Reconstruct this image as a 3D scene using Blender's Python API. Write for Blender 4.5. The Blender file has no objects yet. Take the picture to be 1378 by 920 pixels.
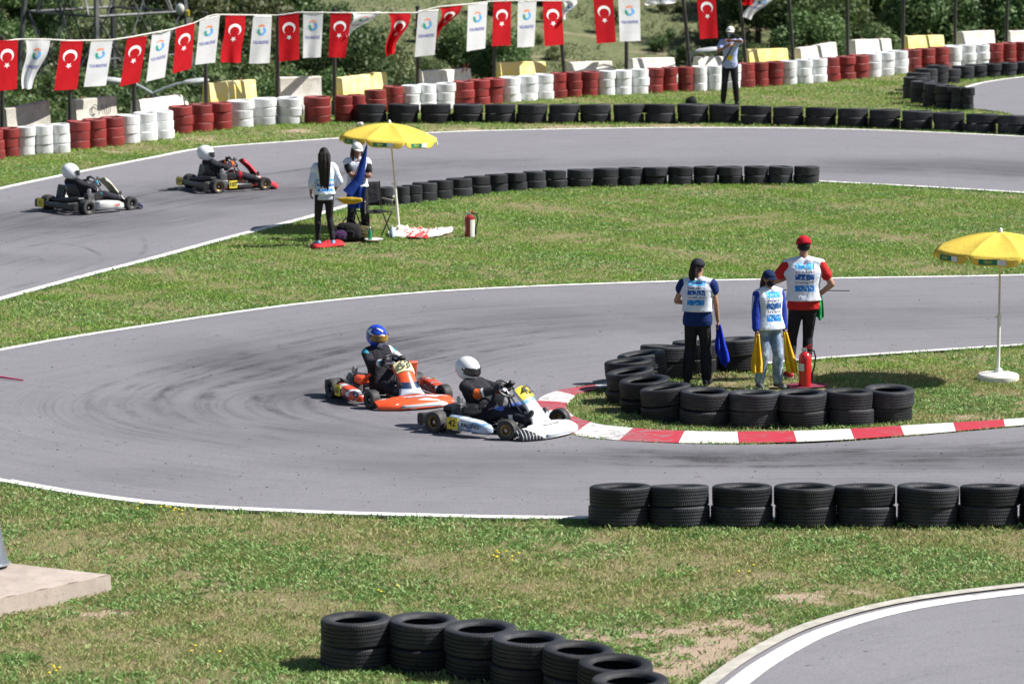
import bpy, math, random
import numpy as np
from mathutils import Vector, Matrix, Euler, Quaternion
random.seed(7); RNG = np.random.default_rng(11)
PI = math.pi
def R(d): return math.radians(d)
scene = bpy.context.scene
COL = scene.collection

# ------------------------------------------------------------------ camera model of the photograph
CAM_H = 8.01; FPX = 5450.0; KD = FPX/4600.0; TH = math.atan(799.0/FPX)
CF = Vector((0, math.cos(TH), -math.sin(TH))); CR = Vector((1,0,0)); CU = Vector((0, math.sin(TH), math.cos(TH)))
CP = Vector((0,0,CAM_H))
def ray(px, py): return CF + CR*((px-689)/FPX) + CU*((460-py)/FPX)
def W(px, py, z=0.0):
    d = ray(px,py); t = (z-CAM_H)/d.z
    return CP + d*t
def AD(px, py, D):
    d = ray(px,py); return CP + d*(D/d.y)
def BF(px, py, r):                       # ground centre of a round thing whose front foot is seen at px,py
    p = W(px,py); return Vector((p.x, p.y + r, 0))

# ------------------------------------------------------------------ materials
MATS = {}
def _new(name):
    m = bpy.data.materials.new(name); m.use_nodes = True
    nt = m.node_tree; b = nt.nodes['Principled BSDF']
    return m, nt, b
def L(nt, a, b): nt.links.new(a, b)
def mixc(nt, f, a, b, mode='MIX'):
    n = nt.nodes.new('ShaderNodeMix'); n.data_type = 'RGBA'; n.blend_type = mode
    for s, v in ((n.inputs[0], f), (n.inputs[6], a), (n.inputs[7], b)):
        if hasattr(v, 'links'): L(nt, v, s)
        elif isinstance(v, (int,float)): s.default_value = v
        else: s.default_value = (v[0], v[1], v[2], 1)
    return n.outputs[2]
def noise(nt, vec, scale, detail=4, rough=.6, dist=0):
    n = nt.nodes.new('ShaderNodeTexNoise'); n.inputs['Scale'].default_value = scale
    n.inputs['Detail'].default_value = detail; n.inputs['Roughness'].default_value = rough; n.inputs['Distortion'].default_value = dist
    if vec is not None: L(nt, vec, n.inputs['Vector'])
    return n.outputs['Fac']
def ramp(nt, f, a, b):
    n = nt.nodes.new('ShaderNodeMapRange'); n.inputs[1].default_value = a; n.inputs[2].default_value = b
    L(nt, f, n.inputs[0]); return n.outputs[0]
def mth(nt, op, a, b=None, c=None):
    n = nt.nodes.new('ShaderNodeMath'); n.operation = op
    for i, v in enumerate((a,b,c)):
        if v is None: continue
        if hasattr(v,'links'): L(nt, v, n.inputs[i])
        else: n.inputs[i].default_value = v
    return n.outputs[0]
def texco(nt, out='Object'): return nt.nodes.new('ShaderNodeTexCoord').outputs[out]
def wpos(nt): return nt.nodes.new('ShaderNodeNewGeometry').outputs['Position']
def bump(nt, b, h, strength=.3, dist=.01):
    n = nt.nodes.new('ShaderNodeBump'); n.inputs['Strength'].default_value = strength; n.inputs['Distance'].default_value = dist
    L(nt, h, n.inputs['Height']); L(nt, n.outputs[0], b.inputs['Normal'])
def mat(name, c, rough=.6, c2=None, sc=8, metal=0, bmp=0, bsc=60, spec=.5, coat=0, sub=0, lo=.35, hi=.7):
    if name in MATS: return MATS[name]
    m, nt, b = _new(name)
    b.inputs['Roughness'].default_value = rough; b.inputs['Metallic'].default_value = metal
    b.inputs['Specular IOR Level'].default_value = spec; b.inputs['Coat Weight'].default_value = coat
    o = texco(nt)
    if c2 is None: c2 = tuple(x*.72 for x in c)
    f = ramp(nt, noise(nt, o, sc, 5), lo, hi)
    L(nt, mixc(nt, f, c, c2), b.inputs['Base Color'])
    if bmp: bump(nt, b, noise(nt, o, bsc, 3), bmp, .02)
    MATS[name] = m; return m
def cloth(name, c, c2=None, bmp=.5, rough=.85):
    if name in MATS: return MATS[name]
    m, nt, b = _new(name); o = texco(nt)
    b.inputs['Roughness'].default_value = rough; b.inputs['Specular IOR Level'].default_value = .2
    if c2 is None: c2 = tuple(x*.75 for x in c)
    L(nt, mixc(nt, ramp(nt, noise(nt,o,9,4),.35,.7), c, c2), b.inputs['Base Color'])
    bump(nt, b, noise(nt, o, 11, 4, .6, 1.2), bmp, .05)
    MATS[name] = m; return m

# ------------------------------------------------------------------ mesh builder
class MB:
    def __init__(s): s.v=[]; s.f=[]; s.m=[]; s.cur=0
    def add(s, vs, fs, mi=None):
        o=len(s.v); s.v += [tuple(v) for v in vs]; s.f += [tuple(i+o for i in f) for f in fs]
        s.m += [s.cur if mi is None else mi]*len(fs); return s
    def box(s, c, d, rot=None, mi=None, bev=0):
        hx,hy,hz = d[0]/2,d[1]/2,d[2]/2
        if bev:
            b=min(bev,hx*.9,hy*.9,hz*.9); prof=[]
            vs=[]; 
            for (z,i) in ((-hz,b),(-hz+b,0),(hz-b,0),(hz,b)):
                x,y=hx-i,hy-i; q=b*.8
                vs += [(x-q,-y,z),(x,-y+q,z),(x,y-q,z),(x-q,y,z),(-x+q,y,z),(-x,y-q,z),(-x,-y+q,z),(-x+q,-y,z)]
            fs=[tuple(range(7,-1,-1)), tuple(range(24,32))]
            for k in range(3):
                for j in range(8): fs.append((k*8+j,k*8+(j+1)%8,(k+1)*8+(j+1)%8,(k+1)*8+j))
        else:
            vs=[(x,y,z) for z in(-hz,hz) for y in(-hy,hy) for x in(-hx,hx)]
            fs=[(0,2,3,1),(4,5,7,6),(0,1,5,4),(2,6,7,3),(0,4,6,2),(1,3,7,5)]
        M = rot if rot is not None else Matrix.Identity(3)
        c=Vector(c); return s.add([M@Vector(v)+c for v in vs], fs, mi)
    def ring(s, c, ax, r, n, ref=None, ry=None):
        ax=Vector(ax).normalized()
        ref = Vector(ref) if ref is not None else (Vector((0,0,1)) if abs(ax.z)<.9 else Vector((1,0,0)))
        u=(ref-ax*ref.dot(ax)).normalized(); w=ax.cross(u); ry = r if ry is None else ry
        return [Vector(c)+u*(r*math.cos(2*PI*i/n))+w*(ry*math.sin(2*PI*i/n)) for i in range(n)]
    def tube(s, pts, rad, n=8, cap=True, mi=None, closed=False):
        pts=[Vector(p) for p in pts]; N=len(pts)
        rr = rad if isinstance(rad,(list,tuple)) else [rad]*N
        vs=[]; fs=[]; ref=None
        for i,p in enumerate(pts):
            if closed: t=(pts[(i+1)%N]-pts[i-1])
            else: t = pts[min(i+1,N-1)]-pts[max(i-1,0)]
            t.normalize()
            if ref is None: ref = Vector((0,0,1)) if abs(t.z)<.9 else Vector((1,0,0))
            u=(ref-t*ref.dot(t))
            if u.length<1e-4: u=Vector((1,0,0))-t*t.x
            u.normalize(); ref=u; w=t.cross(u)
            vs += [p+u*(rr[i]*math.cos(2*PI*k/n))+w*(rr[i]*math.sin(2*PI*k/n)) for k in range(n)]
        M = N if closed else N-1
        for i in range(M):
            j=(i+1)%N
            for k in range(n): fs.append((i*n+k, i*n+(k+1)%n, j*n+(k+1)%n, j*n+k))
        if cap and not closed: fs += [tuple(range(n-1,-1,-1)), tuple((N-1)*n+k for k in range(n))]
        return s.add(vs,fs,mi)
    def lathe(s, prof, n=24, c=(0,0,0), ax='z', mi=None, M=None, closed=False):
        vs=[];fs=[]; c=Vector(c)
        for (r,h) in prof:
            for k in range(n):
                a=2*PI*k/n; v=Vector((r*math.cos(a), r*math.sin(a), h))
                if ax=='y': v=Vector((v.x, v.z, -v.y))
                if ax=='x': v=Vector((v.z, v.x, v.y))
                if M is not None: v=M@v
                vs.append(v+c)
        P=len(prof)
        for i in range(P if closed else P-1):
            j=(i+1)%P
            for k in range(n): fs.append((i*n+k,i*n+(k+1)%n,j*n+(k+1)%n,j*n+k))
        if not closed:
            if prof[0][0]>1e-5: fs.append(tuple(range(n-1,-1,-1)))
            if prof[-1][0]>1e-5: fs.append(tuple((P-1)*n+k for k in range(n)))
        return s.add(vs,fs,mi)
    def ell(s, c, r, n=12, m=8, rot=None, mi=None):
        if not hasattr(r,'__len__'): r=(r,r,r)
        vs=[(0,0,-1)]; 
        for i in range(1,m):
            a=-PI/2+PI*i/m
            vs += [(math.cos(a)*math.cos(2*PI*k/n), math.cos(a)*math.sin(2*PI*k/n), math.sin(a)) for k in range(n)]
        vs.append((0,0,1)); fs=[]
        for k in range(n): fs.append((0,1+(k+1)%n,1+k))
        for i in range(m-2):
            for k in range(n): fs.append((1+i*n+k,1+i*n+(k+1)%n,1+(i+1)*n+(k+1)%n,1+(i+1)*n+k))
        T=len(vs)-1
        for k in range(n): fs.append((T,1+(m-2)*n+k,1+(m-2)*n+(k+1)%n))
        M = rot if rot is not None else Matrix.Identity(3)
        c=Vector(c); return s.add([M@Vector((v[0]*r[0],v[1]*r[1],v[2]*r[2]))+c for v in vs], fs, mi)
    def loft(s, secs, n=20, mi=None, cap=True):
        # secs: (centre, half depth, half width) ; side vector = +Y
        vs=[];fs=[]; C=[Vector(q[0]) for q in secs]; N=len(C); Y=Vector((0,1,0))
        for i,q in enumerate(secs):
            t=(C[min(i+1,N-1)]-C[max(i-1,0)]).normalized()
            y=(Y-t*Y.dot(t)).normalized(); d=y.cross(t)
            e = q[3] if len(q)>3 else 1.0
            for k in range(n):
                a=2*PI*k/n; ca,sa=math.cos(a),math.sin(a)
                p=.82
                x=math.copysign(abs(ca)**p,ca)*q[1]; w=math.copysign(abs(sa)**p,sa)*q[2]
                vs.append(C[i]+d*x+y*w)
        for i in range(N-1):
            for k in range(n): fs.append((i*n+k,i*n+(k+1)%n,(i+1)*n+(k+1)%n,(i+1)*n+k))
        if cap: fs += [tuple(range(n-1,-1,-1)), tuple((N-1)*n+k for k in range(n))]
        return s.add(vs,fs,mi)
    def cap(s, a, b, ra, rb, n=12, mi=None):
        a=Vector(a); b=Vector(b); d=(b-a)
        s.tube([a,b],[ra,rb],n,True,mi); s.ell(a,ra,n,8,mi=mi); s.ell(b,rb,n,8,mi=mi); return s
    def prism(s, poly, z0, z1, mi=None, M=None, c=(0,0,0)):
        n=len(poly); vs=[Vector((x,y,z0)) for x,y in poly]+[Vector((x,y,z1)) for x,y in poly]
        if M is not None: vs=[M@v for v in vs]
        c=Vector(c); vs=[v+c for v in vs]
        fs=[tuple(range(n-1,-1,-1)), tuple(range(n,2*n))]+[(i,(i+1)%n,n+(i+1)%n,n+i) for i in range(n)]
        return s.add(vs,fs,mi)
    def grid(s, fn, nu, nv, mi=None):
        vs=[fn(i/nu, j/nv) for i in range(nu+1) for j in range(nv+1)]
        fs=[(i*(nv+1)+j,(i+1)*(nv+1)+j,(i+1)*(nv+1)+j+1,i*(nv+1)+j+1) for i in range(nu) for j in range(nv)]
        return s.add(vs,fs,mi)
    def mesh(s, name, mats, smooth=35):
        me=bpy.data.meshes.new(name); me.from_pydata([tuple(v) for v in s.v],[],s.f)
        for m in (mats if isinstance(mats,(list,tuple)) else [mats]): me.materials.append(m)
        me.polygons.foreach_set('material_index', s.m)
        if smooth:
            me.polygons.foreach_set('use_smooth',[True]*len(s.f)); me.update()
            me.set_sharp_from_angle(angle=R(smooth))
        me.update(); return me
    def build(s, name, mats, parent=None, smooth=35, solid=0):
        me=s.mesh(name,mats,smooth); o=bpy.data.objects.new(name,me); COL.objects.link(o)
        if parent: o.parent=parent
        if solid:
            md=o.modifiers.new('thickness','SOLIDIFY'); md.thickness=solid; md.offset=0
        return o
def tag(o, label=None, cat=None, group=None, kind=None):
    if label: o['label']=label
    if cat: o['category']=cat
    if group: o['group']=group
    if kind: o['kind']=kind
    return o
def empty(name, loc, rz=0, label=None, cat=None, group=None, rot=None):
    o=bpy.data.objects.new(name,None); o.empty_display_size=.2; COL.objects.link(o)
    o.location=loc; o.rotation_euler = rot if rot else (0,0,rz)
    return tag(o,label,cat,group)
def fuse(mb, name, mats, parent, vox=.012, sm=4, matfn=None):
    """one continuous skin over overlapping volumes"""
    me=mb.mesh('tmp',mats,0); t=bpy.data.objects.new('tmp',me); COL.objects.link(t)
    md=t.modifiers.new('r','REMESH'); md.mode='VOXEL'; md.voxel_size=vox
    if sm:
        ms=t.modifiers.new('s','SMOOTH'); ms.factor=.5; ms.iterations=sm
    dg=bpy.context.evaluated_depsgraph_get(); dg.update()
    m2=bpy.data.meshes.new_from_object(t.evaluated_get(dg)); m2.name=name
    bpy.data.objects.remove(t)
    m2.materials.clear()
    for m in (mats if isinstance(mats,(list,tuple)) else [mats]): m2.materials.append(m)
    n=len(m2.polygons); m2.polygons.foreach_set('use_smooth',[True]*n)
    if matfn:
        c=np.zeros(n*3); m2.polygons.foreach_get('center',c); c=c.reshape(-1,3)
        m2.polygons.foreach_set('material_index',[int(matfn(x,y,z)) for x,y,z in c])
    else: m2.polygons.foreach_set('material_index',[0]*n)
    o=bpy.data.objects.new(name,m2); COL.objects.link(o)
    if parent: o.parent=parent
    return o
def text_verts(txt, size=1.0, bold=.012):
    cu=bpy.data.curves.new('t','FONT'); cu.body=txt; cu.size=size; cu.align_x='CENTER'; cu.align_y='CENTER'; cu.resolution_u=2
    cu.offset=bold*size
    o=bpy.data.objects.new('t',cu); COL.objects.link(o)
    dg=bpy.context.evaluated_depsgraph_get(); me=bpy.data.meshes.new_from_object(o.evaluated_get(dg))
    vs=[(v.co.x,v.co.y) for v in me.vertices]; fs=[tuple(p.vertices) for p in me.polygons]
    bpy.data.objects.remove(o); bpy.data.curves.remove(cu); bpy.data.meshes.remove(me)
    return vs,fs
def lerp(a,b,t): return a+(b-a)*t
def interp(x, xs, ys): return float(np.interp(x,xs,ys))
ORD=['first','second','third','fourth','fifth','sixth','seventh','eighth','ninth','tenth','eleventh','twelfth','thirteenth','fourteenth','fifteenth','sixteenth','seventeenth','eighteenth','nineteenth','twentieth','twenty-first','twenty-second','twenty-third','twenty-fourth','twenty-fifth','twenty-sixth','twenty-seventh','twenty-eighth','twenty-ninth','thirtieth']
# ------------------------------------------------------------------ terrain, roads, lines, kerb
def wall_base(px):                       # image height of the foot of the painted tyre wall (and just where it stands)
    return interp(px,[-300,0,32,79,103,149,217,243,295,355,427,475,520,598,663,709,751,838,901,962,1004,1081,1138,1191,1228,1282,1339,1374,1700],
                     [262,213,210,206,202,196,187,180,175,169,167,165,152,147,140,136,132,128,124,122,118,113,108,102,98,93,89.5,87.5,76])
_rx=[]; _ry=[]
for px in range(-300,1701,40):
    p=W(px,wall_base(px)-22); _rx.append(p.x); _ry.append(p.y)
def rim(x): return np.interp(x,_rx,_ry)
def hgt(x,y):
    r=rim(x)+1.2; d=y-r
    a=np.clip(d/(13.0*KD),0,1); z=-6.0*(a*a*(3-2*a))
    s=np.clip(y-124*KD-2.5*np.sin(x*.11),0,None)
    z=z+ s*.13+ .0016*np.clip(s-8,0,60)**2 + np.where(s>0, .35*np.sin(x*.21+y*.13)*np.clip(s/10,0,1)+.5*np.sin(x*.07-y*.05)*np.clip(s/20,0,1),0)
    z=z*np.where(y>60,1,0)
    return z
def H1(x,y): return float(hgt(np.array([x]),np.array([y]))[0])

def grass_ground_mat():
    m,nt,b=_new('turf_soil'); p=wpos(nt)
    b.inputs['Roughness'].default_value=.95; b.inputs['Specular IOR Level'].default_value=.1
    n1=ramp(nt,noise(nt,p,.55,6,.65),.42,.62); n2=noise(nt,p,7,6,.7); n3=noise(nt,p,38,4,.7)
    green=mixc(nt,ramp(nt,n3,.3,.7),(.090,.130,.032),(.215,.235,.085))
    dry=mixc(nt,ramp(nt,n2,.35,.65),(.40,.32,.20),(.25,.23,.12))
    c=mixc(nt,ramp(nt,n2,.38,.60),green,dry)
    c=mixc(nt,mth(nt,'MULTIPLY',n1,.25),c,(.30,.24,.15)); c=mixc(nt,mth(nt,'MULTIPLY',ramp(nt,noise(nt,p,3.4,5,.7,.5),.50,.68),.6),c,(.40,.28,.20))
    # bare earth patches carry the attribute 'bare'
    at=nt.nodes.new('ShaderNodeAttribute'); at.attribute_name='bare'
    k=ramp(nt,mth(nt,'ADD',at.outputs['Fac'],mth(nt,'MULTIPLY',mth(nt,'SUBTRACT',noise(nt,p,2.6,7,.75),.5),3.4)),.42,.62)
    soil=mixc(nt,ramp(nt,n3,.3,.7),(.56,.43,.33),(.42,.32,.24))
    c=mixc(nt,k,c,soil)
    L(nt,c,b.inputs['Base Color']); bump(nt,b,mth(nt,'ADD',n2,n3),.8,.05)
    return m
def hill_mat():
    m,nt,b=_new('hillside_scrub'); p=wpos(nt)
    b.inputs['Roughness'].default_value=.95; b.inputs['Specular IOR Level'].default_value=.1
    n1=noise(nt,p,.16,5,.6,.6); n2=noise(nt,p,1.1,6,.65); n3=noise(nt,p,9,4,.7)
    c=mixc(nt,ramp(nt,n2,.35,.65),(.110,.130,.065),(.200,.200,.115))
    c=mixc(nt,ramp(nt,n3,.35,.75),c,(.10,.13,.055))
    mp=nt.nodes.new('ShaderNodeMapping'); mp.inputs['Scale'].default_value=(.05,.35,.3); L(nt,p,mp.inputs[0])
    c=mixc(nt,mth(nt,'MULTIPLY',ramp(nt,noise(nt,mp.outputs[0],1.6,3,.5,.8),.62,.68),.6),c,(.32,.26,.19))
    L(nt,c,b.inputs['Base Color']); bump(nt,b,n2,.6,.3)
    return m

BARE=[(960,872,100,32),(1010,845,80,18),(900,895,80,26),(930,850,60,12),(1075,803,50,9),(810,852,70,9),(700,702,26,3),(1165,797,24,4),(275,187,22,3),(150,205,25,3),(760,171.5,90,4),(900,171.5,90,4),(1060,173,80,4),(1200,178,60,4),(620,175,60,3),(1345,563,22,4),(1300,560,30,3),
      (120,822,40,8),(520,178,40,2),(400,176,30,3)]
bare_w=[]
for (px,py,sx,sy) in BARE:
    c=W(px,py); ex=abs(W(px+sx,py).x-c.x); ey=abs(W(px,py-sy).y-c.y); bare_w.append((c.x,c.y,ex,ey))
def bareness(x,y):
    v=np.zeros_like(x)
    for (cx,cy,ex,ey) in bare_w: v=np.maximum(v,np.exp(-((x-cx)/ex)**2-((y-cy)/ey)**2))
    return v
def terrain():
    xs=np.concatenate([np.linspace(-320,-42,24),np.linspace(-40,40,200),np.linspace(42,320,24)])
    ys=np.concatenate([np.linspace(-60,31,12),np.linspace(32,130,380),np.linspace(131,230,130),np.linspace(236,560,30)])
    X,Y=np.meshgrid(xs,ys,indexing='ij'); Z=hgt(X.ravel(),Y.ravel())
    fl=(Y.ravel()<rim(X.ravel())+1.0)
    Z=np.where(fl, 0.010*np.sin(X.ravel()*5.1+Y.ravel()*3.3)*np.sin(Y.ravel()*4.7)-.012, Z)
    nx,ny=len(xs),len(ys); v=np.stack([X.ravel(),Y.ravel(),Z],1)
    i=np.arange(nx-1)[:,None]*ny+np.arange(ny-1)[None,:]; i=i.ravel()
    f=np.stack([i,i+ny,i+ny+1,i+1],1)
    me=bpy.data.meshes.new('ground'); me.vertices.add(len(v)); me.vertices.foreach_set('co',v.ravel())
    me.loops.add(f.size); me.loops.foreach_set('vertex_index',f.ravel().astype(np.int32))
    me.polygons.add(len(f)); me.polygons.foreach_set('loop_start',np.arange(0,f.size,4,dtype=np.int32)); me.polygons.foreach_set('loop_total',np.full(len(f),4,dtype=np.int32))
    me.materials.append(grass_ground_mat()); me.materials.append(hill_mat())
    cen=v[f].mean(1); me.polygons.foreach_set('material_index',(cen[:,1]>rim(cen[:,0])+1.0).astype(np.int32))
    me.polygons.foreach_set('use_smooth',np.ones(len(f),dtype=bool))
    me.update(calc_edges=True)
    a=me.attributes.new('bare','FLOAT','POINT'); a.data.foreach_set('value',bareness(v[:,0],v[:,1]).astype(np.float32))
    o=bpy.data.objects.new('ground',me); COL.objects.link(o); tag(o,kind='structure')
terrain()

def crom(P, per=8):
    P=[Vector(p) for p in P]; out=[]
    for i in range(len(P)-1):
        p0=P[i-1] if i else P[i]*2-P[i+1]; p1=P[i]; p2=P[i+1]; p3=P[i+2] if i+2<len(P) else P[i+1]*2-P[i]
        a=max((p1-p0).length,1e-3)**.5; b=max((p2-p1).length,1e-3)**.5; c=max((p3-p2).length,1e-3)**.5
        for k in range(per):
            t=a+b*k/per
            A1=p0*((a-t)/a)+p1*(t/a); A2=p1*((a+b-t)/b)+p2*((t-a)/b); A3=p2*((a+b+c-t)/c)+p3*((t-a-b)/c)
            B1=A1*((a+b-t)/(a+b))+A2*(t/(a+b)); B2=A2*((a+b+c-t)/(b+c))+A3*((t-a)/(b+c))
            out.append(B1*((a+b-t)/b)+B2*((t-a)/b))
    out.append(P[-1]); return out

def asphalt(name, blobs, line=(.5,.28), dark=.5):
    m,nt,b=_new(name); p=wpos(nt)
    b.inputs['Roughness'].default_value=.82; b.inputs['Specular IOR Level'].default_value=.35
    uv=nt.nodes.new('ShaderNodeUVMap'); uv.uv_map='along'
    mp=nt.nodes.new('ShaderNodeMapping'); mp.inputs['Scale'].default_value=(.30,15,1); L(nt,uv.outputs[0],mp.inputs[0])
    st=noise(nt,mp.outputs[0],1.0,5,.6,.25)
    mp2=nt.nodes.new('ShaderNodeMapping'); mp2.inputs['Scale'].default_value=(.12,90,1); L(nt,uv.outputs[0],mp2.inputs[0])
    st2=noise(nt,mp2.outputs[0],1.0,3,.6,.1)
    fine=noise(nt,p,55,5,.75); big=noise(nt,p,.35,4,.6); spk=noise(nt,p,9,2,.5)
    base=mixc(nt,ramp(nt,fine,.3,.7),ASPH_A,ASPH_B)
    base=mixc(nt,mth(nt,'MULTIPLY',ramp(nt,big,.35,.7),.6),base,ASPH_C); base=mixc(nt,mth(nt,'MULTIPLY',ramp(nt,noise(nt,p,2.6,6,.7),.5,.75),.35),base,(.155,.150,.17))
    at=nt.nodes.new('ShaderNodeAttribute'); at.attribute_name='rubber'
    sx=nt.nodes.new('ShaderNodeSeparateXYZ'); L(nt,uv.outputs[0],sx.inputs[0])
    brk=ramp(nt,noise(nt,p,.8,5,.65,.5),.32,.62); k=mth(nt,'MULTIPLY',mth(nt,'MULTIPLY',at.outputs['Fac'],ramp(nt,st,.30,.72)),mth(nt,'ADD',mth(nt,'MULTIPLY',brk,.7),.3)); 
    c=mixc(nt,mth(nt,'MULTIPLY',k,dark),base,(.045,.045,.052))
    c=mixc(nt,mth(nt,'MULTIPLY',mth(nt,'MULTIPLY',mth(nt,'MULTIPLY',ramp(nt,st2,.46,.66),brk),at.outputs['Fac']),dark),c,(.04,.04,.048))
    c=mixc(nt,mth(nt,'MULTIPLY',at.outputs['Fac'],.68*dark),c,(.05,.05,.058))
    c=mixc(nt,mth(nt,'MULTIPLY',mth(nt,'MULTIPLY',ramp(nt,st2,.52,.68),brk),.16),c,(.075,.075,.08))
    c=mixc(nt,mth(nt,'MULTIPLY',ramp(nt,spk,.70,.73),.75),c,(.05,.045,.04))
    L(nt,c,b.inputs['Base Color']); bump(nt,b,fine,.35,.01)
    return m
ASPH_A=(.305,.298,.332); ASPH_B=(.142,.139,.156); ASPH_C=(.195,.190,.213)

def ribbon(name, pairs, m, z=.012, nv=10, rubber=None, per=8):
    A=crom([W(*a) for a,b in pairs],per); B=crom([W(*b) for a,b in pairs],per)
    v=[];uvs=[];rb=[];dist=0; prev=None
    for i,(a,b) in enumerate(zip(A,B)):
        mid=(a+b)/2
        if prev is not None: dist+=(mid-prev).length
        prev=mid
        for j in range(nv+1):
            p=a.lerp(b,j/nv); v.append((p.x,p.y,z)); uvs.append((dist,j/nv*(a-b).length*.16)); rb.append(rubber(p,i/(len(A)-1),j/nv) if rubber else .3)
    f=[]
    n=nv+1
    for i in range(len(A)-1):
        for j in range(nv): f.append((i*n+j,i*n+j+1,(i+1)*n+j+1,(i+1)*n+j))
    me=bpy.data.meshes.new(name); me.from_pydata(v,[],f); me.materials.append(m)
    if me.polygons[0].normal.z<0: me.flip_normals()
    ul=me.uv_layers.new(name='along')
    for lp in me.loops: ul.data[lp.index].uv=uvs[lp.vertex_index]
    at=me.attributes.new('rubber','FLOAT','POINT'); at.data.foreach_set('value',rb)
    o=bpy.data.objects.new(name,me); COL.objects.link(o); tag(o,kind='structure')
    return [(p.x,p.y) for p in A],[(p.x,p.y) for p in B]
def offset_path(P, d):
    out=[]
    for i,p in enumerate(P):
        a=P[max(i-1,0)]; b=P[min(i+1,len(P)-1)]; tx,ty=b[0]-a[0],b[1]-a[1]; l=math.hypot(tx,ty) or 1
        out.append((p[0]-ty/l*d,p[1]+tx/l*d))
    return out
def strip(name, P, off, w, m, z, z2=None, label=None):
    a=offset_path(P,off); b=offset_path(P,off+w); mb=MB()
    n=len(P); mb.add([(x,y,z) for x,y in a]+[(x,y,z2 if z2 is not None else z) for x,y in b],[(i,i+1,n+i+1,n+i) for i in range(n-1)])
    o=mb.build(name,m,None,0); 
    if o.data.polygons[0].normal.z<0: o.data.flip_normals()
    tag(o,kind='structure'); return o

def gauss(p, lst):
    v=0
    for (px,py,sx,sy,a) in lst:
        c=W(px,py); s=FPX/ (c.y); ex=sx/s; ey=sy/(s*(py+339)/FPX)
        v=max(v,a*math.exp(-((p.x-c.x)/ex)**2-((p.y-c.y)/ey)**2))
    return v
HP=[((1700,358),(1700,446)),((1378,370),(1378,466)),((1150,374),(1110,484)),((930,378),(960,498)),((700,386),(850,509)),((560,394),(790,519)),((400,409),(760,525)),
    ((200,437),(738,531)),((0,470),(727,537)),((-220,520),(720,542)),((-270,560),(716,549)),((-230,595),(717,556)),((0,650),(722,563)),((200,680),(733,571)),
    ((400,692),(750,579)),((560,697),(790,590)),((700,700),(850,595)),((900,701),(960,599)),((1100,702),(1100,597)),((1378,700),(1378,575)),((1700,694),(1700,548))]
hb=[(350,488,120,30,1.0),(420,530,110,28,.95),(520,462,170,34,.7),(720,432,220,20,.65),(1000,425,330,20,.6),(1250,420,200,10,.5),(860,617,260,12,.85),(1250,618,300,16,1.0),(600,625,200,22,.55),(450,580,200,26,.5),(250,560,160,40,.35),(1250,655,250,12,.4),(200,640,120,14,.35)]
hpA,hpB=ribbon('road',HP,asphalt('track_asphalt_hairpin',None,dark=.72),rubber=lambda p,u,v:min(1,.16+gauss(p,hb)*.85),nv=24,per=10)
ST=[((-420,362),(-420,545)),((-200,302),(-200,465)),((0,253),(0,406)),((116,229),(120,373)),((203,212),(220,347)),((270,200),(300,325)),((400,190),(420,294)),((460,186),(500,272)),
    ((600,178),(610,256)),((690,175.5),(693,250)),((860,172.5),(850,245)),((1035,172.5),(1035,243)),((1150,174.5),(1150,248)),((1378,184),(1378,261)),((1700,202),(1700,285))]
sb=[(60,298,170,20,1.0),(330,262,180,16,1.0),(250,268,150,10,.9),(480,235,120,10,.6),(640,222,160,8,.55),(900,222,200,7,.45),(1240,224,190,10,1.0),(1378,230,120,10,1.0),(200,290,160,14,.5),(60,350,120,10,.4)]
stA,stB=ribbon('road',ST,asphalt('track_asphalt_straight',None,dark=.66),rubber=lambda p,u,v:min(1,.12+gauss(p,sb)),nv=24,per=10)
asp_plain=asphalt('track_asphalt_plain',None,dark=.5)
RT=[((1292,119),(1310,146.5)),((1320,111.5),(1345,151)),((1378,103.5),(1378,158)),((1500,93),(1500,168)),((1700,82),(1700,178))]
rtA,rtB=ribbon('road',RT,asp_plain,z=.010,rubber=lambda p,u,v:.15,nv=8)
BR=[((880,980),(1000,1300)),((945,920),(1050,1250)),((1000,882),(1120,1200)),((1080,843),(1200,1150)),((1200,811),(1300,1110)),((1378,787),(1450,1080)),((1600,766),(1650,1050)),((1900,748),(1900,1020))]
brA,brB=ribbon('road',BR,asp_plain,rubber=lambda p,u,v:.12,nv=14)
lanep=mat('worn_white_line_paint',(.76,.76,.73),.7,(.30,.29,.28),6,lo=.50,hi=.74)
conc=mat('pale_concrete_edging',(.50,.48,.43),.85,(.33,.31,.27),6)
strip('road_marking',hpA,.02,.13,lanep,.017); strip('road_marking',hpA[120:],.02,.16,lanep,.021)
k0=min(range(len(hpB)),key=lambda i:(hpB[i][0]-W(850,509).x)**2+(hpB[i][1]-W(850,509).y)**2)
strip('road_marking',hpB[:k0],-.14,.12,lanep,.017)
strip('road_marking',stA,-.18,.17,lanep,.017); strip('road_marking',stB,.02,.16,lanep,.017)
strip('road_marking',rtA,-.16,.14,lanep,.015)
strip('road_edging',brA,-.14,.14,conc,.030); strip('road_marking',brA,-.40,.20,lanep,.018)
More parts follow.
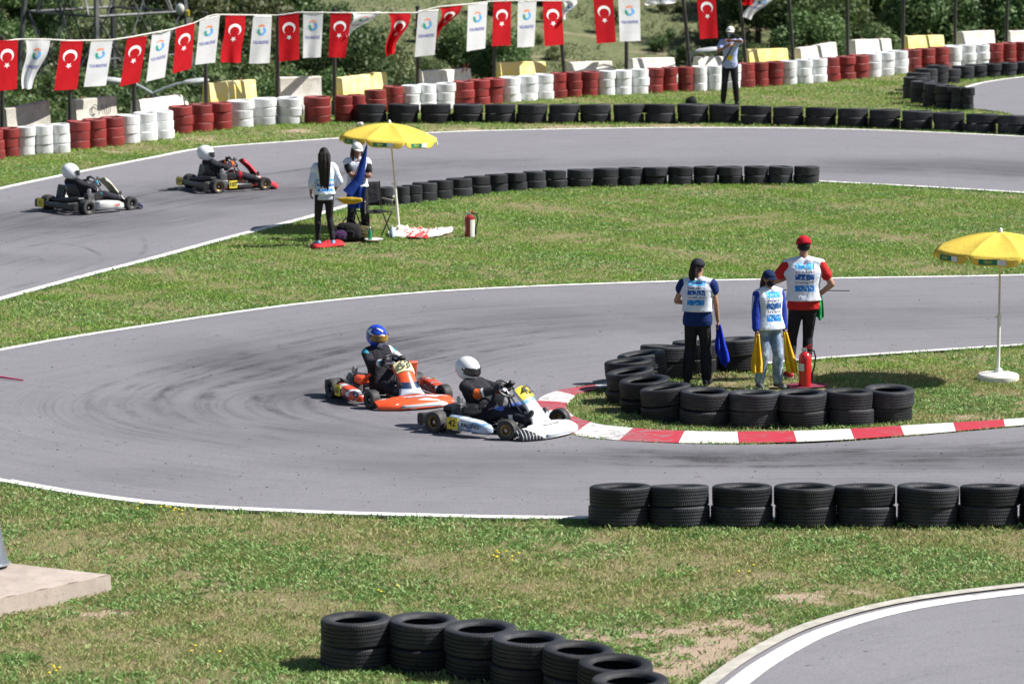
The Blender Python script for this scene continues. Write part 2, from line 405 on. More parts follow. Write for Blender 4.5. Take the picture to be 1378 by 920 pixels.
# kerb: painted blocks, a low wedge between road and island
kout=crom([W(*p) for p in [(900,503),(850,509),(790,520),(760,524.5),(736,531.5),(722,541),(717,552),(724,565),(750,578.5),(790,589),(850,594.5),(960,597.5),(1100,594.5),(1230,586),(1378,573),(1700,548)]],40)
kin =crom([W(*p) for p in [(900,511),(850,517.5),(800,526),(778,532),(768,538),(763,544.5),(763,552),(768,559),(782,566),(806,573),(870,579.5),(960,583),(1095,581.5),(1225,574.5),(1376,565),(1700,540)]],40)
kmb=MB(); n=len(kout); vs=[]
for a,b in zip(kout,kin):
    m_=a.lerp(b,.62); vs += [(a.x,a.y,.014),(m_.x,m_.y,.024),(b.x,b.y,.026),(b.x,b.y,.0)]
acc=0; col=[]; ref=None; q99=W(995,599)
for i in range(n-1):
    acc+=((kout[i+1]+kin[i+1])/2-(kout[i]+kin[i])/2).length; col.append(acc)
i0=min(range(n-1),key=lambda i:(kout[i].x-q99.x)**2+(kout[i].y-q99.y)**2); a0_=col[i0]; col=[int(math.floor((v-a0_)/.68)+100)%2 for v in col]; col=[1-v for v in col]
fs=[];ms=[]
wearv=[]
for i in range(n):
    q_=kout[i]; c_=W(730,556); wv=math.exp(-((q_.x-c_.x)/1.5)**2-((q_.y-c_.y)/3.0)**2); wearv+=[min(1,wv+.55*math.exp(-((q_.x-W(830,590).x)/.9)**2))]*4
for i in range(n-1):
    for j in range(3): fs.append((i*4+j,i*4+j+1,i*4+4+j+1,i*4+4+j)); ms.append(col[i])
o_=len(kmb.v); kmb.v=vs; kmb.f=fs; kmb.m=ms
def kerb_mat(name,c):
    m,nt,b=_new(name); b.inputs['Roughness'].default_value=.75; p=wpos(nt); at=nt.nodes.new('ShaderNodeAttribute'); at.attribute_name='wear'
    n=noise(nt,p,7,7,.75,.4); k=ramp(nt,mth(nt,'ADD',n,mth(nt,'MULTIPLY',at.outputs['Fac'],.10)),.54,.72)
    cc=mixc(nt,mth(nt,'MULTIPLY',k,.8),c,(.20,.185,.20)); n2=noise(nt,p,1.4,4,.6); cc=mixc(nt,mth(nt,'MULTIPLY',ramp(nt,n2,.5,.7),.25),cc,(.16,.15,.15))
    L(nt,cc,b.inputs['Base Color']); bump(nt,b,n,.4,.01); return m
kerb_red=mat('worn_red_kerb_paint',(.40,.022,.040),.75,(.22,.07,.09),5,lo=.40,hi=.72); kerb_white=mat('worn_white_kerb_paint',(.74,.72,.70),.75,(.36,.33,.33),6,lo=.42,hi=.74)
kerb_red=kerb_mat('red_kerb_paint',(.42,.022,.045)); kerb_white=kerb_mat('white_kerb_paint',(.74,.72,.71))
ko=kmb.build('kerb',[kerb_white,kerb_red],None,0); ko.data.attributes.new('wear','FLOAT','POINT').data.foreach_set('value',wearv); tag(ko,kind='structure')
if ko.data.polygons[0].normal.z<0: ko.data.flip_normals()

# ------------------------------------------------------------------ grass
def inpoly(x,y,P):
    P=np.array(P); ins=np.zeros(len(x),bool); j=len(P)-1
    for i in range(len(P)):
        xi,yi=P[i]; xj,yj=P[j]
        c=((yi>y)!=(yj>y))&(x<(xj-xi)*(y-yi)/((yj-yi) or 1e-9)+xi); ins^=c; j=i
    return ins
kpoly=[(p.x,p.y) for p in kout]+[(p.x,p.y) for p in reversed(kin)]
roads=[hpA+hpB[::-1],stA+stB[::-1],rtA+rtB[::-1],brA+brB[::-1],kpoly]
def grass_mat(name, greens, a=.42, b_=.66, brown=0):
    m,nt,b=_new(name); p=wpos(nt); b.inputs['Roughness'].default_value=.6; b.inputs['Specular IOR Level'].default_value=.3
    at=nt.nodes.new('ShaderNodeAttribute'); at.attribute_name='shade'
    n=ramp(nt,noise(nt,p,1.6,6,.7),a,b_)
    c=mixc(nt,at.outputs['Fac'],greens[0],greens[1]); c2=mixc(nt,at.outputs['Fac'],greens[2],greens[3])
    cc=mixc(nt,n,c,c2)
    if brown: cc=mixc(nt,mth(nt,'MULTIPLY',ramp(nt,noise(nt,p,3.4,5,.7,.5),.50,.68),brown),cc,(.40,.28,.19))
    L(nt,cc,b.inputs['Base Color'])
    tr=nt.nodes.new('ShaderNodeBsdfTranslucent'); L(nt,mixc(nt,at.outputs['Fac'],greens[1],greens[1]),tr.inputs['Color'])
    mx=nt.nodes.new('ShaderNodeMixShader'); mx.inputs[0].default_value=.22
    L(nt,b.outputs[0],mx.inputs[1]); L(nt,tr.outputs[0],mx.inputs[2]); L(nt,mx.outputs[0],nt.nodes['Material Output'].inputs[0])
    return m
def blades(name, x, y, h, w, lean, m, label, z0=None):
    n=len(x); a=RNG.uniform(0,2*PI,n); la=RNG.uniform(0,2*PI,n); l=lean*h*RNG.uniform(.3,1.3,n)
    z0=np.zeros(n) if z0 is None else z0
    dx=np.cos(a)*w/2; dy=np.sin(a)*w/2
    v=np.empty((n,4,3))
    v[:,0]=np.stack([x-dx*.6,y-dy*.6,z0-.005],1); v[:,1]=np.stack([x+dx*.6,y+dy*.6,z0-.005],1)
    mx_=x+np.cos(la)*l*.4; my_=y+np.sin(la)*l*.4
    v[:,2]=np.stack([mx_+dx,my_+dy,z0+h*.6],1); v[:,3]=np.stack([x+np.cos(la)*l,y+np.sin(la)*l,z0+h],1)
    f=(np.arange(n)*4)[:,None]+np.array([0,1,2,3])[None]
    me=bpy.data.meshes.new(name); me.vertices.add(n*4); me.vertices.foreach_set('co',v.ravel())
    me.loops.add(n*4); me.loops.foreach_set('vertex_index',f.ravel().astype(np.int32))
    me.polygons.add(n); me.polygons.foreach_set('loop_start',np.arange(0,n*4,4,dtype=np.int32)); me.polygons.foreach_set('loop_total',np.full(n,4,dtype=np.int32))
    me.materials.append(m); me.update(calc_edges=True)
    sh=np.repeat(RNG.uniform(0,1,n),4).astype(np.float32); at=me.attributes.new('shade','FLOAT','POINT'); at.data.foreach_set('value',sh)
    o=bpy.data.objects.new(name,me); COL.objects.link(o); tag(o,label,'grass',kind='stuff'); return o
def vnoise(x,y,s,seed=0):
    return (np.sin(x*s+seed)*np.cos(y*s*1.3+seed*2)+np.sin(x*s*2.3+y*s*1.7+seed*3)*.6+np.sin(-x*s*3.9+y*s*4.3+seed)*.4)/2+.5
EXC=[[(W(*q).x,W(*q).y) for q in P] for P in ([(517,318),(530,307),(612,305),(612,318),(560,324)],[(415,336),(418,327),(466,325),(468,333)],[(1036,526),(1038,516),(1120,514),(1122,525)],[(445,328),(450,318),(512,318),(512,328)])]
def scatter(D0,D1,dens):
    ar=0; n=int((D1-D0)*((D0+D1)/2*.36+3)*dens)
    y=RNG.uniform(D0,D1,n*2); x=RNG.uniform(-1,1,n*2)*(D1*.18+1.5); k=np.abs(x)<y*.18+1.5; x=x[k];y=y[k]
    keep=np.ones(len(x),bool)
    for P in roads: keep&=~inpoly(x,y,P)
    keep&=y<rim(x)+1.6
    b=bareness(x,y)+(vnoise(x,y,6.1,2)-.5)*.9+(vnoise(x,y,17,5)-.5)*.4; keep&=RNG.uniform(0,1,len(x))>np.clip(b*1.5-.35,0,.93)
    for P in EXC: keep&=~inpoly(x,y,P)
    return x[keep],y[keep]
gm1=grass_mat('grass_blades',[(.100,.225,.026),(.290,.480,.090),(.180,.255,.055),(.450,.470,.190)])
gm0=grass_mat('dry_foreground_blades',[(.110,.195,.036),(.330,.440,.130),(.250,.260,.095),(.540,.480,.260)],.36,.62,.70)
gm2=grass_mat('grass_weed_leaves',[(.095,.215,.045),(.270,.430,.140),(.130,.230,.060),(.390,.500,.230)])
for (d0,d1,dn,lb) in ((28*KD,44*KD,2000,'short weedy patchy grass filling the foreground verge'),(44*KD,68*KD,1400,'short mown grass of the infield islands'),(68*KD,104*KD,560,'rough grass along the outer tyre wall')):
    x,y=scatter(d0,d1,dn); vn=vnoise(x,y,1.1,1); k=RNG.uniform(0,1,len(x))<(.30+.70*vn)*(.35+.65*np.clip(vnoise(x,y,4.3,9)*1.5,0,1)); x=x[k];y=y[k]; n=len(x)
    sc=1 if d1<50*KD else 1.1 if d1<70*KD else 1.4
    blades('grass',x,y,RNG.uniform(.012,.036,n)*sc*(.7+.6*vnoise(x,y,2.1,4)),RNG.uniform(.007,.014,n)*sc,1.1,gm0 if d1<45*KD else gm1,lb)
for (d0,d1,dn,lb) in ((28*KD,44*KD,150,'bright broadleaf weeds in the foreground grass'),(44*KD,68*KD,60,'bright broadleaf weeds in the infield grass'),(68*KD,104*KD,24,'taller weeds in the outer verge')):
    x,y=scatter(d0,d1,dn); vn=vnoise(x,y,.9,7); k=RNG.uniform(0,1,len(x))<np.clip(vn*1.6-.5,0.05,1); x=x[k];y=y[k]
    x=np.repeat(x,7)+RNG.normal(0,.035,len(x)*7); y=np.repeat(y,7)+RNG.normal(0,.035,len(y)*7); n=len(x)
    blades('weeds',x,y,RNG.uniform(.012,.040,n),RNG.uniform(.014,.032,n),1.6,gm2,lb)
# ragged fringe of taller grass along every edge of the tracks and the feet of tyre rows
fx=[];fy=[]
def fringe(P, off, per_m, spread=.09):
    for a,b in zip(P[:-1],P[1:]):
        l=math.hypot(b[0]-a[0],b[1]-a[1])
        if min(a[1],b[1])<28*KD or max(a[1],b[1])>110*KD or abs(a[0])>a[1]*.2+3: continue
        k=int(l*per_m*random.uniform(.3,1.3)+random.random())
        for _ in range(k):
            t=random.random(); s=off+abs(random.gauss(0,spread))*math.copysign(1,off)
            tx,ty=(b[0]-a[0])/max(l,1e-6),(b[1]-a[1])/max(l,1e-6)
            fx.append(lerp(a[0],b[0],t)-ty*s); fy.append(lerp(a[1],b[1],t)+tx*s)
fringe(hpA,-.01,130); fringe(hpB[:k0],.03,130); fringe(stA,.01,90); fringe(stB,-.01,110); fringe([(p.x,p.y) for p in kin],.02,120); fringe(brA,.01,120); fringe(rtA,.02,60)
# ------------------------------------------------------------------ tyre marks laid on the asphalt
def skid_mat():
    m,nt,b=_new('tyre_rubber_mark'); b.inputs['Base Color'].default_value=(.028,.028,.032,1); b.inputs['Roughness'].default_value=.75; p=wpos(nt)
    tr=nt.nodes.new('ShaderNodeBsdfTransparent'); mx=nt.nodes.new('ShaderNodeMixShader')
    n=mth(nt,'MULTIPLY',ramp(nt,noise(nt,p,1.1,5,.65),.40,.66),mth(nt,'ADD',mth(nt,'MULTIPLY',ramp(nt,noise(nt,p,24,3,.7),.35,.65),.6),.4))
    at=nt.nodes.new('ShaderNodeAttribute'); at.attribute_name='ink'
    L(nt,mth(nt,'MULTIPLY',n,at.outputs['Fac']),mx.inputs[0]); L(nt,tr.outputs[0],mx.inputs[1]); L(nt,b.outputs[0],mx.inputs[2]); L(nt,mx.outputs[0],nt.nodes['Material Output'].inputs[0]); return m
skm=skid_mat()
def mark(P,w,z,ink):
    a=offset_path(P,-w/2); b=offset_path(P,w/2); n=len(P); c=offset_path(P,0)
    mb=MB(); mb.add([(x,y,z) for x,y in a]+[(x,y,z) for x,y in c]+[(x,y,z) for x,y in b],[(k*n+i,k*n+i+1,(k+1)*n+i+1,(k+1)*n+i) for k in range(2) for i in range(n-1)])
    o=mb.build('tyre_mark',skm,None,0); tag(o,kind='structure')
    if o.data.polygons[0].normal.z<0: o.data.flip_normals()
    iv=[0.0]*(3*n)
    for i in range(n): iv[n+i]=ink*.62*min(1,6*min(i,n-1-i)/n)
    o.data.attributes.new('ink','FLOAT','POINT').data.foreach_set('value',iv)
rs=random.Random(5)
for k in range(26):
    i0=rs.randint(36,70); i1=min(i0+rs.randint(28,62),135); v0=rs.uniform(.30,.62); v1=v0+rs.uniform(.02,.22)
    P=[]
    for i in range(i0,i1):
        v=lerp(v0,v1,(i-i0)/(i1-i0)); P.append((lerp(hpA[i][0],hpB[i][0],v),lerp(hpA[i][1],hpB[i][1],v)))
    mark(P,rs.uniform(.14,.34),.0142+k*.00006,rs.uniform(.35,.85))
for k in range(16):
    i0=rs.randint(150,165); i1=min(i0+rs.randint(18,44),len(hpA)-1); v0=rs.uniform(.62,.93); v1=v0+rs.uniform(-.08,.05)
    P=[(lerp(hpA[i][0],hpB[i][0],lerp(v0,v1,(i-i0)/(i1-i0))),lerp(hpA[i][1],hpB[i][1],lerp(v0,v1,(i-i0)/(i1-i0)))) for i in range(i0,i1)]
    mark(P,rs.uniform(.14,.36),.0142+k*.00006,rs.uniform(.3,.7))
for pts in ([(60,327),(100,331),(128,340),(138,349),(130,357)],[(190,318),(196,330),(190,343),(172,352)],[(0,392),(60,378),(140,352)],[(20,345),(50,347),(58,356)],[(0,340),(120,318),(300,290)]):
    P=crom([W(*q) for q in pts],10); mark([(p.x,p.y) for p in P],.12,.0150,.75)
for k in range(10):
    i0=rs.randint(0,60); i1=min(i0+rs.randint(25,60),len(stA)-1); v0=rs.uniform(.35,.75); v1=v0+rs.uniform(-.1,.1)
    P=[(lerp(stA[i][0],stB[i][0],lerp(v0,v1,(i-i0)/(i1-i0))),lerp(stA[i][1],stB[i][1],lerp(v0,v1,(i-i0)/(i1-i0)))) for i in range(i0,i1)]
    mark(P,rs.uniform(.14,.34),.0142+k*.00006,rs.uniform(.3,.6))
# ------------------------------------------------------------------ tyres
def tyre_mat(name, c, c2, painted):
    m,nt,b=_new(name); o=texco(nt); b.inputs['Roughness'].default_value=.5 if painted else .52; b.inputs['Specular IOR Level'].default_value=.5 if painted else .22
    oi=nt.nodes.new('ShaderNodeObjectInfo')
    ad=nt.nodes.new('ShaderNodeVectorMath'); ad.operation='ADD'; L(nt,o,ad.inputs[0]); cb=nt.nodes.new('ShaderNodeCombineXYZ'); L(nt,mth(nt,'MULTIPLY',oi.outputs['Random'],30),cb.inputs[0]); L(nt,cb.outputs[0],ad.inputs[1])
    n1=noise(nt,ad.outputs[0],3.5,6,.7); n2=noise(nt,ad.outputs[0],26,4,.7)
    cc=mixc(nt,ramp(nt,n1,.45,.75),c,c2)
    cc=mixc(nt,mth(nt,'MULTIPLY',ramp(nt,n2,.60,.72),.5 if painted else .25),cc,(.26,.22,.18) if painted else (.075,.068,.058))
    hs=nt.nodes.new('ShaderNodeHueSaturation'); L(nt,cc,hs.inputs['Color']); L(nt,mth(nt,'ADD',mth(nt,'MULTIPLY',oi.outputs['Random'],.35 if painted else .8),.82 if painted else .62),hs.inputs['Value'])
    L(nt,hs.outputs[0],b.inputs['Base Color'])
    # lateral tread blocks
    sx=nt.nodes.new('ShaderNodeSeparateXYZ'); L(nt,o,sx.inputs[0]); an=mth(nt,'ARCTAN2',sx.outputs[1],sx.outputs[0])
    w=mth(nt,'SINE',mth(nt,'ADD',mth(nt,'MULTIPLY',an,90),mth(nt,'MULTIPLY',sx.outputs[2],60)))
    bump(nt,b,mth(nt,'ADD',mth(nt,'MULTIPLY',w,.5),n2),.35,.008); return m
TM={'black':tyre_mat('weathered_black_rubber',(.026,.028,.034),(.055,.054,.058),False),
    'white':tyre_mat('white_painted_rubber',(.74,.76,.78),(.55,.56,.58),True),
    'red':tyre_mat('red_painted_rubber',(.24,.022,.022),(.17,.035,.034),True)}
def tyre_profile(Ro=.31,Wd=.2,groove=True):
    h=Wd/2; pr=[(.195,-h*.62),(.205,-h*.80),(.225,-h*.95),(.255,-h),(.288,-h*.98),(.302,-h*.92),(.309,-h*.82)]
    if groove:
        for g in (-.48,-.16,.16,.48): pr += [(.310,h*(g-.10)),(.311,h*(g-.045)),(.301,h*(g-.035)),(.301,h*(g+.035)),(.311,h*(g+.045)),(.311,h*(g+.10))]
    else: pr += [(.309,-h*.4),(.311,0),(.309,h*.4)]
    pr += [(.309,h*.82),(.302,h*.92),(.288,h*.98),(.255,h),(.225,h*.95),(.205,h*.80),(.195,h*.62),(.205,h*.5),(.285,h*.6),(.29,0),(.285,-h*.6),(.205,-h*.5)]
    return pr
TME={}
def tyre_mesh(colr, big=True):
    k=(colr,big)
    if k not in TME:
        mb=MB(); mb.lathe(tyre_profile(groove=big), 48 if big else 28, closed=True); TME[k]=mb.mesh('tyre',TM[colr],28)
    return TME[k]
def stack(base, dia, wid, n, colr, label, group, lean=(0,0), jit=.018, big=True):
    me=tyre_mesh(colr,big)
    e=empty('tyre_stack',base,random.uniform(0,6.28),label,'tyre stack',group)
    e.rotation_euler=(lean[0],lean[1],0)
    for i in range(n):
        o=bpy.data.objects.new('tyre',me); COL.objects.link(o); o.parent=e
        sq=random.uniform(.97,1.02)
        o.scale=(dia/.62*sq,dia/.62*sq,wid/.2)
        o.location=(random.uniform(-jit,jit),random.uniform(-jit,jit),wid*.975*(i+.5)-.01)
        o.rotation_euler=(random.uniform(-.035,.035),random.uniform(-.035,.035),random.uniform(0,6.28))
    return e
def weeds_at(p, r, k):
    for _ in range(k):
        a=random.uniform(PI*.95,PI*2.05); rr=r+abs(random.gauss(0,.05)); fx.append(p.x+math.cos(a)*rr); fy.append(p.y+math.sin(a)*rr)
def relax(P, dmin):
    P=[Vector(p) for p in P]
    for i in range(1,len(P)):
        d=P[i]-P[i-1]; l=d.length
        if l<dmin: P[i]=P[i-1]+d*(dmin/l)
    return P
def relax_old(P, dmin):
    P=[Vector(p) for p in P]
    for it in range(40):
        for i in range(len(P)-1):
            d=P[i+1]-P[i]; l=d.length
            if l<dmin: d*= (dmin-l)/l/2; P[i]-=d; P[i+1]+=d
    return P
# near row on the right
cs=[834,917,1000,1085,1168,1252,1335,1419,1503]
for i,cx in enumerate(cs):
    p=BF(cx,711.5,.31); lb='black tyre stack, %s from the left of the row along the near track edge'%ORD[i]
    stack(p,.64,.208,2,'black',lb,'black tyre stacks in the row along the near edge of the track',lean=(-R(5),R(random.uniform(-1,1)))); weeds_at(p,.3,45)
# foreground row, bottom of the picture
fb=[(475,904),(570,906),(642,917),(704,931),(764,945),(814,962),(844,984),(874,1006),(905,1030)]
P=relax([BF(x,y,.315) for x,y in fb],.60)
for i,p in enumerate(P):
    stack(p,.63,.222,2,'black','black tyre stack, %s from the left end of the foreground row'%ORD[i],'black tyre stacks curving out of the bottom of the picture',lean=(R(random.uniform(0,2)),R(random.uniform(-1,1)))); weeds_at(p,.31,45)
# island ring of stacks
isl=[(1198,570),(1147,574),(1088,576),(1017,576),(953,574),(902,568),(871,557),(853,545),(850,531),(868,520),(893,510),(935,505),(991,502)]
P=relax([BF(x,y,.29) for x,y in isl],.555)
for i,p in enumerate(P):
    ln=(R(random.uniform(-4,2)),R(random.uniform(-3,3))) if i<5 else (R(random.uniform(-2,5)),R(random.uniform(-11,-5))) if i<10 else (R(-4),R(random.uniform(-4,4)))
    big_=.63 if i<6 else .60
    stack(p,.615 if i!=12 else .62,.205 if i!=12 else .215,2,'black',
      'black tyre stack, %s from the right round the ring on the island'%ORD[i] if i<12 else 'black tyre stack standing alone behind the marshals on the island',
      'black tyre stacks ringing the marshals on the island',lean=ln,jit=.02); weeds_at(p,.28,40)
# inner row behind the infield lawn
inn=[(518,278,'b'),(540,277,''),(554,275,''),(571,271.5,''),(592,268.5,''),(617,265.5,''),(643,262.5,''),(668,260,''),(694,258,''),(719,256,''),(747,254.3,''),(780,253,''),(815,251.5,''),(849,250.5,''),(882,250,''),(916,249.5,''),(950,249,''),(984,248.7,''),(1018,248.5,''),(1052,248.5,''),(1087,248.5,'')]
Pn=[BF(x,y,.23) for x,y,_ in inn]
for i,(x,y,_) in enumerate(inn):
    a=Pn[max(i-1,0)]; b=Pn[min(i+1,len(Pn)-1)]; d=(b-a).length/(2 if 0<i<len(Pn)-1 else 1)
    d=min(d*.985,.50)
    stack(Pn[i],d,.168,2,'black','black tyre stack, %s from the left in the row behind the infield lawn'%ORD[i],'black tyre stacks in the row behind the infield lawn',lean=(-R(3),0),big=False); weeds_at(Pn[i],.2,16)
# far black row, beyond the straight
for i in range(26):
    x=499+i*43.35; y=interp(x,[480,960,1040,1127,1209,1290,1370,1600],[166,166,169,171,174,178,182,196])
    p=BF(x,y,.31); 
    lb='black tyre stack, %s from the left in the long row beyond the straight'%ORD[i]
    stack(p,.668,.202,2,'black',lb,'black tyre stacks in the long row beyond the straight',lean=(-R(3),0),big=True); weeds_at(p,.3,10)
# corner barrier at top right
cor=[(1378+44,101),(1378+22,102),(1378,102.5),(1357,103.5),(1335,104.5),(1315,106),(1297,108),(1279,112),(1262,117),(1247,122),(1236,128),(1232,134),(1243,139.5),(1259,143.5),(1275,146.5),(1291,148.5),(1304,149.5)]
P=[BF(x,y,.2) for x,y in cor]
for i,p in enumerate(P):
    a=P[max(i-1,0)]; b=P[min(i+1,len(P)-1)]; d=(b-a).length/(2 if 0<i<len(P)-1 else 1); d=min(d*.98,.55)
    j=len(P)-1-i
    stack(p,d,.175,3 if i>7 else 2,'black','black tyre stack, %s from the near end of the hooked barrier at top right'%ORD[j],'black tyre stacks in the hooked barrier at top right',big=False); weeds_at(p,.2,8)
# the painted outer wall
wall=[(10,'r'),(32,'w'),(56,'w'),(79,'w'),(103,'r'),(127,'r'),(149,'r'),(171,'w'),(195,'w'),(217,'w'),(243,'r'),(270,'r'),(295,'r'),(322,'w'),(355,'w'),(389,'w'),(427,'r'),(461,'r'),
 (480,'r'),(504,'r'),(529,'r'),(552,'w'),(574,'w'),(598,'w'),(624,'r'),(644,'r'),(663,'r'),(686,'w'),(709,'w'),(731,'w'),(751,'r'),(772,'r'),(793,'r'),(816,'w'),(838,'w'),(861,'w'),(881,'r'),(901,'r'),(922,'r'),
 (942,'w'),(962,'w'),(983,'w'),(1004,'r'),(1023,'r'),(1042,'r'),(1061,'w'),(1081,'w'),(1100,'w'),(1118,'r'),(1138,'r'),(1156,'r'),(1173,'w'),(1191,'w'),(1210,'w'),(1228,'r'),(1246,'r'),(1265,'r'),(1283,'w'),(1302,'w'),(1321,'w'),(1339,'r'),(1357,'r'),(1375,'r'),(1393,'w'),(1411,'w'),(1429,'w')]
wall=[(-36,'r'),(-13,'r')]+wall
Pw=[BF(x,wall_base(x),.2 if not 300<x<475 else .28) for x,_ in wall]
blk={'r':0,'w':0}; idx=0; prevc=None
names=[]
for x,c in wall:
    if c!=prevc: blk[c]+=1; idx=0; prevc=c
    names.append((c,blk[c],idx)); idx+=1
for i,(x,c) in enumerate(wall):
    a=Pw[max(i-1,0)]; b=Pw[min(i+1,len(Pw)-1)]
    d=min((Pw[i]-a).length if i else 9,(b-Pw[i]).length if i<len(Pw)-1 else 9)*.98
    if 300<x<470: d=min(d,.60)
    else: d=min(d,.50)
    cn={'r':'red','w':'white'}[c]; _,bk,ix=names[i]
    nin=sum(1 for q in names if q[0]==c and q[1]==bk); pos={1:['only'],2:['left','right'],3:['left','middle','right']}.get(nin,None)
    pos=pos[ix] if pos else ORD[ix]
    lb='%s painted tyre stack, %s one in the outer wall\'s %s %s block from left'%(cn,pos,ORD[bk-1],cn)
    stack(Pw[i],d,.197,3,{'r':'red','w':'white'}[c],lb,'red and white painted tyre stacks of the outer wall',jit=.02,big=(300<x<470)); weeds_at(Pw[i],.2,14)
# low fringe of weeds collected from all edges and stacks
fx_=np.array(fx); fy_=np.array(fy); n=len(fx_)
blades('edge_weeds',fx_,fy_,RNG.uniform(.018,.065,n),RNG.uniform(.010,.022,n),.7,gm2,'ragged fringe of grass along the track edges and tyre rows')

# ------------------------------------------------------------------ concrete barriers behind the wall
def barrier_mat(name,c,c2): return mat(name,c,.85,c2,3.2,bmp=.4,bsc=25,lo=.42,hi=.66)
bm={'w':barrier_mat('whitewashed_concrete',(.78,.76,.70),(.58,.54,.46)),'y':barrier_mat('yellow_painted_concrete',(.86,.70,.20),(.76,.68,.42)),'g':barrier_mat('bare_grey_concrete',(.50,.48,.42),(.36,.34,.30))}
scrawl=mat('dark_spray_paint',(.12,.12,.12),.7); rscr=mat('red_spray_paint',(.45,.08,.06),.7)
bars=[(5,63,147,136,'g','grey concrete barrier with slanted top, leftmost behind the tyre wall'),(97,152,135,129,'g','grey concrete barrier scrawled with dark letters and symbols'),(183,247,135,126,'w','white concrete barrier with a rounded right end, left of the yellow one'),
 (278,340,112,107,'y','bright yellow concrete barrier beside the tallest white tyres'),(376,431,104,103,'w','plain white concrete barrier right of the bright yellow one'),(455,515,105,97,'y','yellow and white worn barrier above the red tyres'),
 (564,629,96,92,'w','white barrier with red smears at its right end'),(669,730,84,83,'y','yellow barrier with a grey tarpaulin edge, below the red flags'),(765,821,84,82,'w','flat topped white barrier, first right of the tilted pole'),(848,904,79,77,'w','flat topped white barrier left of the photographer'),
 (936,972,77,76,'w','short white barrier end just behind the photographer'),(1004,1056,67,65,'y','yellow barrier just right of the photographer'),(1073,1121,65,57,'w','white barrier tilted up to its right, behind white tyres'),(1146,1194,54,52,'w','white barrier at right between two black poles'),
 (1217,1265,49,47,'y','white barrier with yellow lower corner at right'),(1290,1334,43,41,'w','white barrier half hidden by a leafy sprig at far right'),(1356,1402,42,40,'w','white barrier cut by the right edge of the picture')]
for i,(x0,x1,ya,yb,k,lb) in enumerate(bars):
    xc=(x0+x1)/2; yb0=wall_base(xc)-13; c=W(xc,yb0); s=FPX/c.y
    a=W(x0,wall_base(x0)-13); b=W(x1,wall_base(x1)-13)
    hA=(AD(x0,ya,a.y).z); hB=AD(x1,yb,b.y).z
    e=empty('concrete_barrier',(a.x,a.y,0),math.atan2(b.y-a.y,b.x-a.x),lb,'barrier','concrete barriers behind the tyre wall')
    Ln=math.hypot(b.x-a.x,b.y-a.y); mb=MB(); T=.16
    prof=[(-.30,0),(.30,0),(.30,.12),(T,.34)]
    def sec(x,h): return [(x,-.30,-.3),(x,-.30,.14),(x,-T*.9,.36),(x,-T*.62,h-.02),(x,-T*.5,h),(x,T*.5,h),(x,T*.62,h-.02),(x,T*.9,.36),(x,.30,.14),(x,.30,-.3)]
    NS=8; vs=[]
    for q in range(NS+1):
        t=q/NS; h=lerp(hA,hB,t)
        if i==2 and t>.9: h-=.12
        h+=random.uniform(-.008,.008); vs+=sec(Ln*t,h)
    fs=[tuple(range(10))]+[tuple(NS*10+9-k for k in range(10))]
    for q in range(NS): fs+=[(q*10+k,(q+1)*10+k,(q+1)*10+(k+1)%10,q*10+(k+1)%10) for k in range(10)]
    mb.add(vs,fs); o=mb.build('body',bm[k],e,30); 
    import bmesh as _b
    b_=_b.new(); b_.from_mesh(o.data); _b.ops.recalc_face_normals(b_,faces=b_.faces); b_.to_mesh(o.data); b_.free()
    if i in(1,6):
        g=MB(); yy=-T*.9-.012
        if i==1:
            for k_ in range(3): g.tube([(Ln*.40+.02*k_,yy,.50),(Ln*.34,yy,.56),(Ln*.34+.01*k_,yy,.66),(Ln*.42,yy,.72),(Ln*.5,yy,.66)],.008,5)
            g.tube([(Ln*.52,yy,.5),(Ln*.60,yy,.70),(Ln*.66,yy,.52)],.007,5); g.tube([(Ln*.7,yy,.70),(Ln*.7,yy,.52),(Ln*.80,yy,.52),(Ln*.80,yy,.70)],.007,5)
            g.build('graffiti',scrawl,e)
        else:
            g.tube([(Ln*.80,yy,.6),(Ln*.84,yy,.78),(Ln*.88,yy,.62),(Ln*.93,yy,.8)],.014,5); g.build('graffiti',rscr,e)
    for q in (.25,.75):
        hb_=MB(); hh=lerp(hA,hB,q); hb_.tube([(Ln*q-.04,0,hh-.02),(Ln*q-.04,0,hh+.045),(Ln*q+.04,0,hh+.045),(Ln*q+.04,0,hh-.02)],.008,6); hb_.build('lifting_loop',mat('rusty_steel',(.22,.10,.05),.8),e)

